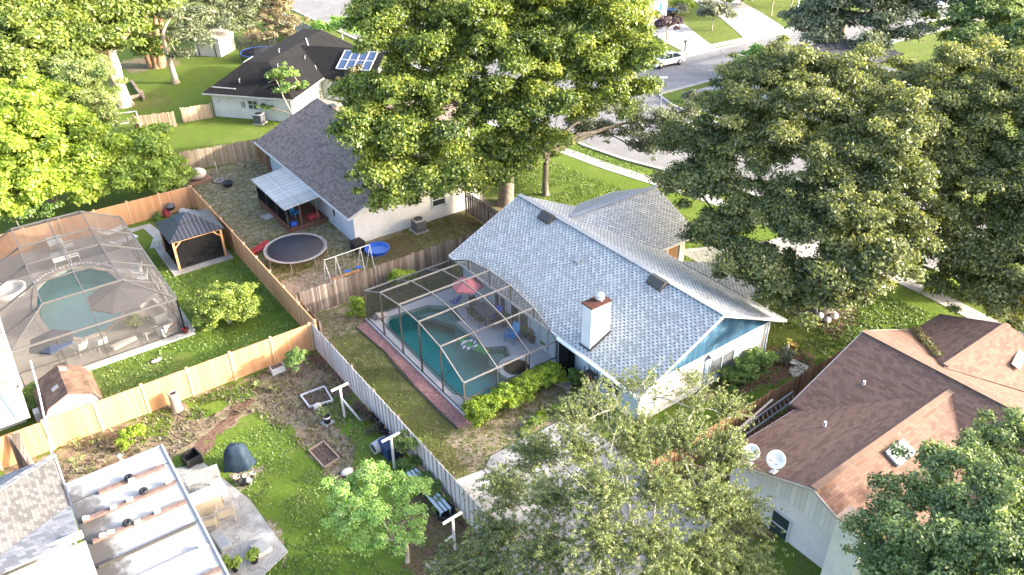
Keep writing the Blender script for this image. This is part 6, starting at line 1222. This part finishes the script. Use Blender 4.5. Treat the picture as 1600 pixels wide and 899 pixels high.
# patio slab with furniture
o=MB().prism([(2.9,32.9,.06),(4.4,32.3,.06),(5.35,28.6,.06),(5.5,26.0,.06),(5.6,24.8,.06),(4.2,24.2,.06),(2.9,24.0,.06)],(0,0,-.06)).build('patio_slab',CONC_PAD);props(o,kind='structure')
T=thing('storage_bin','open black square bin beside the grey table, near the covered grill','bin',(*AT(301,722)[:2],0),R(10));b=MB();
for x0_,x1_,y0_,y1_ in ((-.38,.38,-.38,-.34),(-.38,.38,.34,.38),(-.38,-.34,-.34,.34),(.34,.38,-.34,.34)): b.box(x0_,x1_,y0_,y1_,.02,.5)
b.box(-.38,.38,-.38,.38,0,.02);b.build('body',BLACK,T,world=False)
table('work_table','plain grey table at the corner of the white patio roof',(*AT(316,742,.8)[:2],.02),R(-6),1.5,.75,.8,CONC,METAL)
T=thing('utility_sink','cream outdoor sink cabinet with a draining board beside the white patio roof','sink',(*AT(318,775,.9)[:2],.06),R(-4));MB().cbox((0,0,.42),(1.3,.7,.84)).build('cabinet',FOAM,T,world=False,bevel=.03)
MB().cbox((0,0,.87),(1.4,.8,.06)).build('worktop',TRIMW,T,world=False,bevel=.02);MB().cbox((-.2,0,.905),(.75,.55,.02)).build('bowl',BEI,T,world=False,bevel=.01);MB().tube([(-.2,.3,.9),(-.2,.32,1.1),(-.2,.15,1.12)],.02,6).build('tap',METAL,T,world=False)
solo(MB().cbox((*AT(339,757,.8)[:2],.45),(.55,.6,.8),.1),'cupboard',TRIMW,'small white cupboard right of the cream sink cabinet','cupboard',bevel=.05)
solo(MB().cbox((*AT(337,780,.3)[:2],.3),(.5,.45,.5),.2),'crate',plain('brown_crate',(.2,.14,.11),.8,.3,4),'brown crate in front of the small white cupboard','crate',bevel=.02)
for i,(x,y,l) in enumerate(((325,815,'cream slatted garden chair beside the patio roof gutter, left of the pair'),(353,800,'cream slatted garden chair on the slab, right of the pair'))):
    q=AT(x,y,.5);T=thing('garden_chair',l,'chair',(q[0],q[1],.06),R(165),'cream garden chairs on the slab')
    for k in range(5): MB().box(-.33,.33,-.33+k*.13,-.24+k*.13,.42,.45).build('seat_slat',FOAM,T,world=False)
    for k in range(4): MB().cbox((0,.36+k*.03,.55+k*.12),(.66,.03,.09)).build('back_slat',FOAM,T,world=False)
    for x_ in (-.36,.36):
        MB().bar((x_,-.36,.62),(x_,.36,.62),.07,.04).build('armrest',FOAM,T,world=False)
        for y_ in (-.33,.33): MB().bar((x_,y_,0),(x_,y_*1.02,.62 if y_<0 else .95),.05).build('leg',FOAM,T,world=False)
solo(MB().cbox((*AT(345,845,.2)[:2],.2),(.5,1.2,.3),.1),'bench_cushion',METAL,'grey low box against the patio roof gutter beside the cream chairs','box',bevel=.04)
q=AT(405,862);solo(MB().cbox((q[0]+.1,q[1],.15),(.7,.75,.25),.1),'step_block',CONC_L,'pale block step at the outer corner of the slab','step',bevel=.02)
pot('green potted plant in a dark pot near the bottom left slab corner',AT(398,878,.06),.2,.3,BLACK,MANGO2,660,pr=.25);pot('leafy potted plant at the gutter end of the slab, bottom edge',AT(368,892,.06),.15,.3,BLACK,MANGO2,661,pr=.3)
# ---- person gardening ----
def person(loc,rz):
    T=thing('person','person in a pale shirt and light cap bending over the garden plot','person',loc,rz)
    me=bpy.data.meshes.new('body');Vs=[];Es=[];Rd=[]
    def jv(p,r,par=None): Vs.append(p);Rd.append(r);i=len(Vs)-1;(Es.append((par,i)) if par is not None else None);return i
    pel=jv((0,0,.92),.15);ch=jv((0,.14,1.12),.15,pel);ct=jv((0,.28,1.32),.16,ch);nk=jv((0,.36,1.46),.06,ct);hd=jv((0,.41,1.56),.09,nk);jv((0,.44,1.64),.08,hd)
    for s in (-1,1):
        sh=jv((s*.19,.28,1.35),.065,ct);el=jv((s*.26,.40,1.10),.048,sh);wr_=jv((s*.20,.60,.95),.035,el);jv((s*.18,.68,.91),.03,wr_)
        hp=jv((s*.10,0,.86),.10,pel);kn=jv((s*.12,.06,.48),.07,hp);an=jv((s*.12,-.02,.09),.05,kn);jv((s*.13,.14,.05),.045,an)
    me.from_pydata(Vs,Es,[]);o=bpy.data.objects.new('body',me);col.objects.link(o);o.parent=T
    sm=o.modifiers.new('skin','SKIN');sub=o.modifiers.new('sub','SUBSURF');sub.levels=sub.render_levels=2
    for i,v in enumerate(me.skin_vertices[0].data): v.radius=(Rd[i],Rd[i]*.85);v.use_root=(i==0)
    t=NT('pale_shirt_and_skin');s=t.n('ShaderNodeSeparateXYZ');tc=t.n('ShaderNodeTexCoord');t.l(tc.outputs['Object'],s.inputs[0])
    top=t.math('GREATER_THAN',s.outputs[2],.93);skin=t.math('GREATER_THAN',s.outputs[2],1.44);far=t.math('GREATER_THAN',s.outputs[1],.5)
    c=t.mix(top,(.10,.11,.14),(.55,.62,.66));c=t.mix(t.math('MAXIMUM',skin,t.math('MULTIPLY',far,t.math('LESS_THAN',s.outputs[2],1.2))),c,(.42,.26,.18));me.materials.append(t.col(c,.8,.2))
    MB().lathe([(.105,0),(.115,.04),(.10,.10),(.05,.14),(0,.145)],(0,.42,1.60),16).build('cap',plain('light_cap',(.62,.62,.6),.8,.1,5),T,world=False);MB().cbox((0,.54,1.61),(.16,.12,.015),rx=-.2).build('cap_peak',bpy.data.materials['light_cap'],T,world=False)
    for s_ in (-1,1):
        for k in range(5): MB().tube([(s_*.18+(k-2)*.016,.69,.905),(s_*.18+(k-2)*.019,.735-(.02 if k in(0,4) else 0),.88),(s_*.18+(k-2)*.018,.75-(.03 if k in (0,4) else 0),.85)],[.009,.008,.006],6).build('finger',plain('hand_skin',(.42,.26,.18),.7,.1,5) if (k==0 and s_<0) else bpy.data.materials['hand_skin'],T,world=False)
q=AT(190,722,1.38);person((q[0],q[1]-.28,0),R(0))
# ---- top left objects ----
T=thing('garden_shed','white metal garden shed with a grey gable roof under the grey green oak','shed',(28.6,103.2,0),R(-48));b=MB();b.prism([(-1.7,-1.4,0),(1.7,-1.4,0),(1.7,-1.4,2.1),(0,-1.4,2.75),(-1.7,-1.4,2.1)],(0,3.6,0));b.build('body',WHITE,T,world=False)
b=MB();b.slab([(-1.85,-1.5,2.1),(0,-1.5,2.82),(0,2.3,2.82),(-1.85,2.3,2.1)],.06);b.slab([(0,-1.5,2.82),(1.85,-1.5,2.1),(1.85,2.3,2.1),(0,2.3,2.82)],.06);b.build('roof',plain('grey_shed_roof',(.2,.19,.18),.8,.2,2),T,world=False)
for x in (-1.2,1.05): MB().box(x-.05,x+.05,-1.46,-1.41,0,2.0).build('door_frame',DARKM,T,world=False)
MB().box(-1.1,.95,-1.44,-1.405,.05,1.95).build('door',TRIMW,T,world=False)
T=thing('log_ring','ring of timber edging around the thick pale trunk','edging',(15.8,90.8,0))
for a,b_ in (((212,140),(222,152)),((222,152),(203,156)),((203,156),(207,166)),((206,130),(214,141)),((222,146),(226,158))): p=AT(*a);q=AT(*b_);MB().bar((p[0],p[1],.2),(q[0],q[1],.2),.25,.35).build('timber',plain('weathered_sleeper',(.28,.22,.17),.9,.3,3) if not bpy.data.materials.get('weathered_sleeper') else bpy.data.materials['weathered_sleeper'],T)
T=thing('metal_frame','white tubular frame standing among the trees behind the mango','frame',(12,80,0));q0=[(10.6,78.6),(13.6,78.0),(14.0,81.0),(11.0,81.6)]
for i in range(4):
    a=q0[i];c_=q0[(i+1)%4];MB().tube([(*a,0),(*a,2.0)],.05,6).build('upright',SW,T);MB().tube([(*a,2.0),(*c_,2.0)],.05,6).build('top_rail',SW,T)
# ---- street objects ----
def car(label,loc,rz,paint,cat='car',name='car'):
    T=thing(name,label,cat,loc,rz);pr=[(-2.25,.45),(-2.28,.75),(-2.1,.92),(-1.75,.98),(-1.05,1.40),(.15,1.44),(.55,1.38),(1.15,1.0),(1.9,.9),(2.2,.75),(2.28,.5),(2.2,.3),(-2.2,.3)]
    lo=[(-2.25,.3),(-2.28,.75),(-2.1,.93),(-1.75,.98),(1.15,.99),(1.9,.88),(2.22,.72),(2.28,.3)]
    b=MB();b.prism([(x,-.88,z) for x,z in lo],(0,1.76,0));b.build('body',paint,T,world=False,bevel=.08)
    cab=[(-1.75,.96),(-1.1,1.40),(.1,1.44),(.5,1.37),(1.15,.96)];n=len(cab);v=[(x,-.82 if z<1 else -.64,z) for x,z in cab]+[(x,.82 if z<1 else .64,z) for x,z in cab]
    b=MB();b.add(v,[tuple(range(n)),tuple(range(2*n-1,n-1,-1))]+[(i,i+n,(i+1)%n+n,(i+1)%n) for i in range(n)]);b.build('windows',GLASS,T,world=False,bevel=.03)
    b=MB();b.prism([(-1.02,-.62,1.41),(.15,-.62,1.45),(.15,.62,1.45),(-1.02,.62,1.41)],(0,0,.03))
    for s in (-1,1): b.bar((-1.78,s*.80,.98),(-1.05,s*.63,1.42),.06);b.bar((1.15,s*.80,.98),(.4,s*.63,1.42),.06);b.bar((-.35,s*.83,.98),(-.38,s*.645,1.43),.06)
    b.build('roof',paint,T,world=False)
    for x in (-1.4,1.4):
        for s in (-1,1):
            w_=MB().lathe([(.0,-.1),(.32,-.1),(.34,-.05),(.34,.09),(0,.1)],(x,s*.8,.34),18,(0,s,0)).build('wheel',BLACK,T,world=False);MB().lathe([(0,.105),(.2,.105),(.2,.08)],(x,s*.8,.34),12,(0,s,0)).build('rim',METAL,w_,world=False)
    for s in (-1,1): MB().cbox((2.2,s*.62,.68),(.12,.3,.12)).build('headlight',TRIMW,T,world=False);MB().cbox((-2.22,s*.64,.75),(.1,.28,.14)).build('tail_light',RED,T,world=False)
    return T
SIL=plain('silver_blue_paint',(.58,.62,.68),.3,.06,1,spec=.6)
c1=AT(1047,99,0);car('silver sedan parked at the kerb of the side street across from the huge oak',(c1[0]-1.0,c1[1]-.2,.012),R(175),SIL)
q=AT(1478,12);car('white sedan parked on the far street at the top right corner',(q[0],q[1],0),R(160),plain('white_car_paint',(.7,.72,.75),.3,.06,1,spec=.6))
car('white car parked in the driveway at the right edge, behind the brown roof',(49.5,11.4,.05),R(80),bpy.data.materials['white_car_paint'])
def wbin(label,c,rz,m,lm):
    T=thing('wheelie_bin',label,'wheelie bin',c,rz);MB().prism([(-.28,-.3,.05),(.28,-.3,.05),(.28,.3,.05),(-.28,.3,.05)],(0,0,.95)).build('body',m,T,world=False,bevel=.03);MB().cbox((0,0,1.05),(.66,.72,.09)).build('lid',lm,T,world=False,bevel=.02)
    for s in (-1,1): MB().lathe([(0,-.03),(.12,-.03),(.12,.03),(0,.03)],(s*.3,.3,.12),10,(1,0,0)).build('wheel',BLACK,T,world=False)
q=AT(1036,25);wbin('red wheelie bin beside the white garage, left of the blue lidded one',(q[0],q[1],0),.3,RED,RED)
q=AT(1046,27);wbin('dark wheelie bin with a blue lid beside the white garage',(q[0],q[1],0),.3,BLACK,BLUEP);q=AT(1052,27);wbin('dark wheelie bin with a bright blue lid, farthest from the garage',(q[0],q[1],0),.3,BLACK,LBLUE)
q=AT(1070,80);T=thing('mailbox','black mailbox on a post at the kerb beside the silver sedan','mailbox',q);MB().bar((0,0,0),(0,0,1.1),.1).build('post',BLACK,T,world=False);MB().cbox((0,0,1.2),(.5,.22,.25),.2).build('box',BLACK,T,world=False,bevel=.05)
q=AT(1032,166);T=thing('street_sign','thin white street name sign on a pole at the lawn corner','street sign',q);MB().tube([(0,0,0),(0,0,2.9)],.04,8).build('pole',METAL,T,world=False);MB().cbox((0,0,2.95),(.95,.03,.18),-.6).build('plate',TRIMW,T,world=False)
q=AT(1160,22);solo(MB().tube([(q[0]+4,q[1]-6,0),(q[0]+4,q[1]-6,2.6)],.13,8),'wooden_post',WHITE,'pale tree trunk post on the far lawn at the top edge','post')
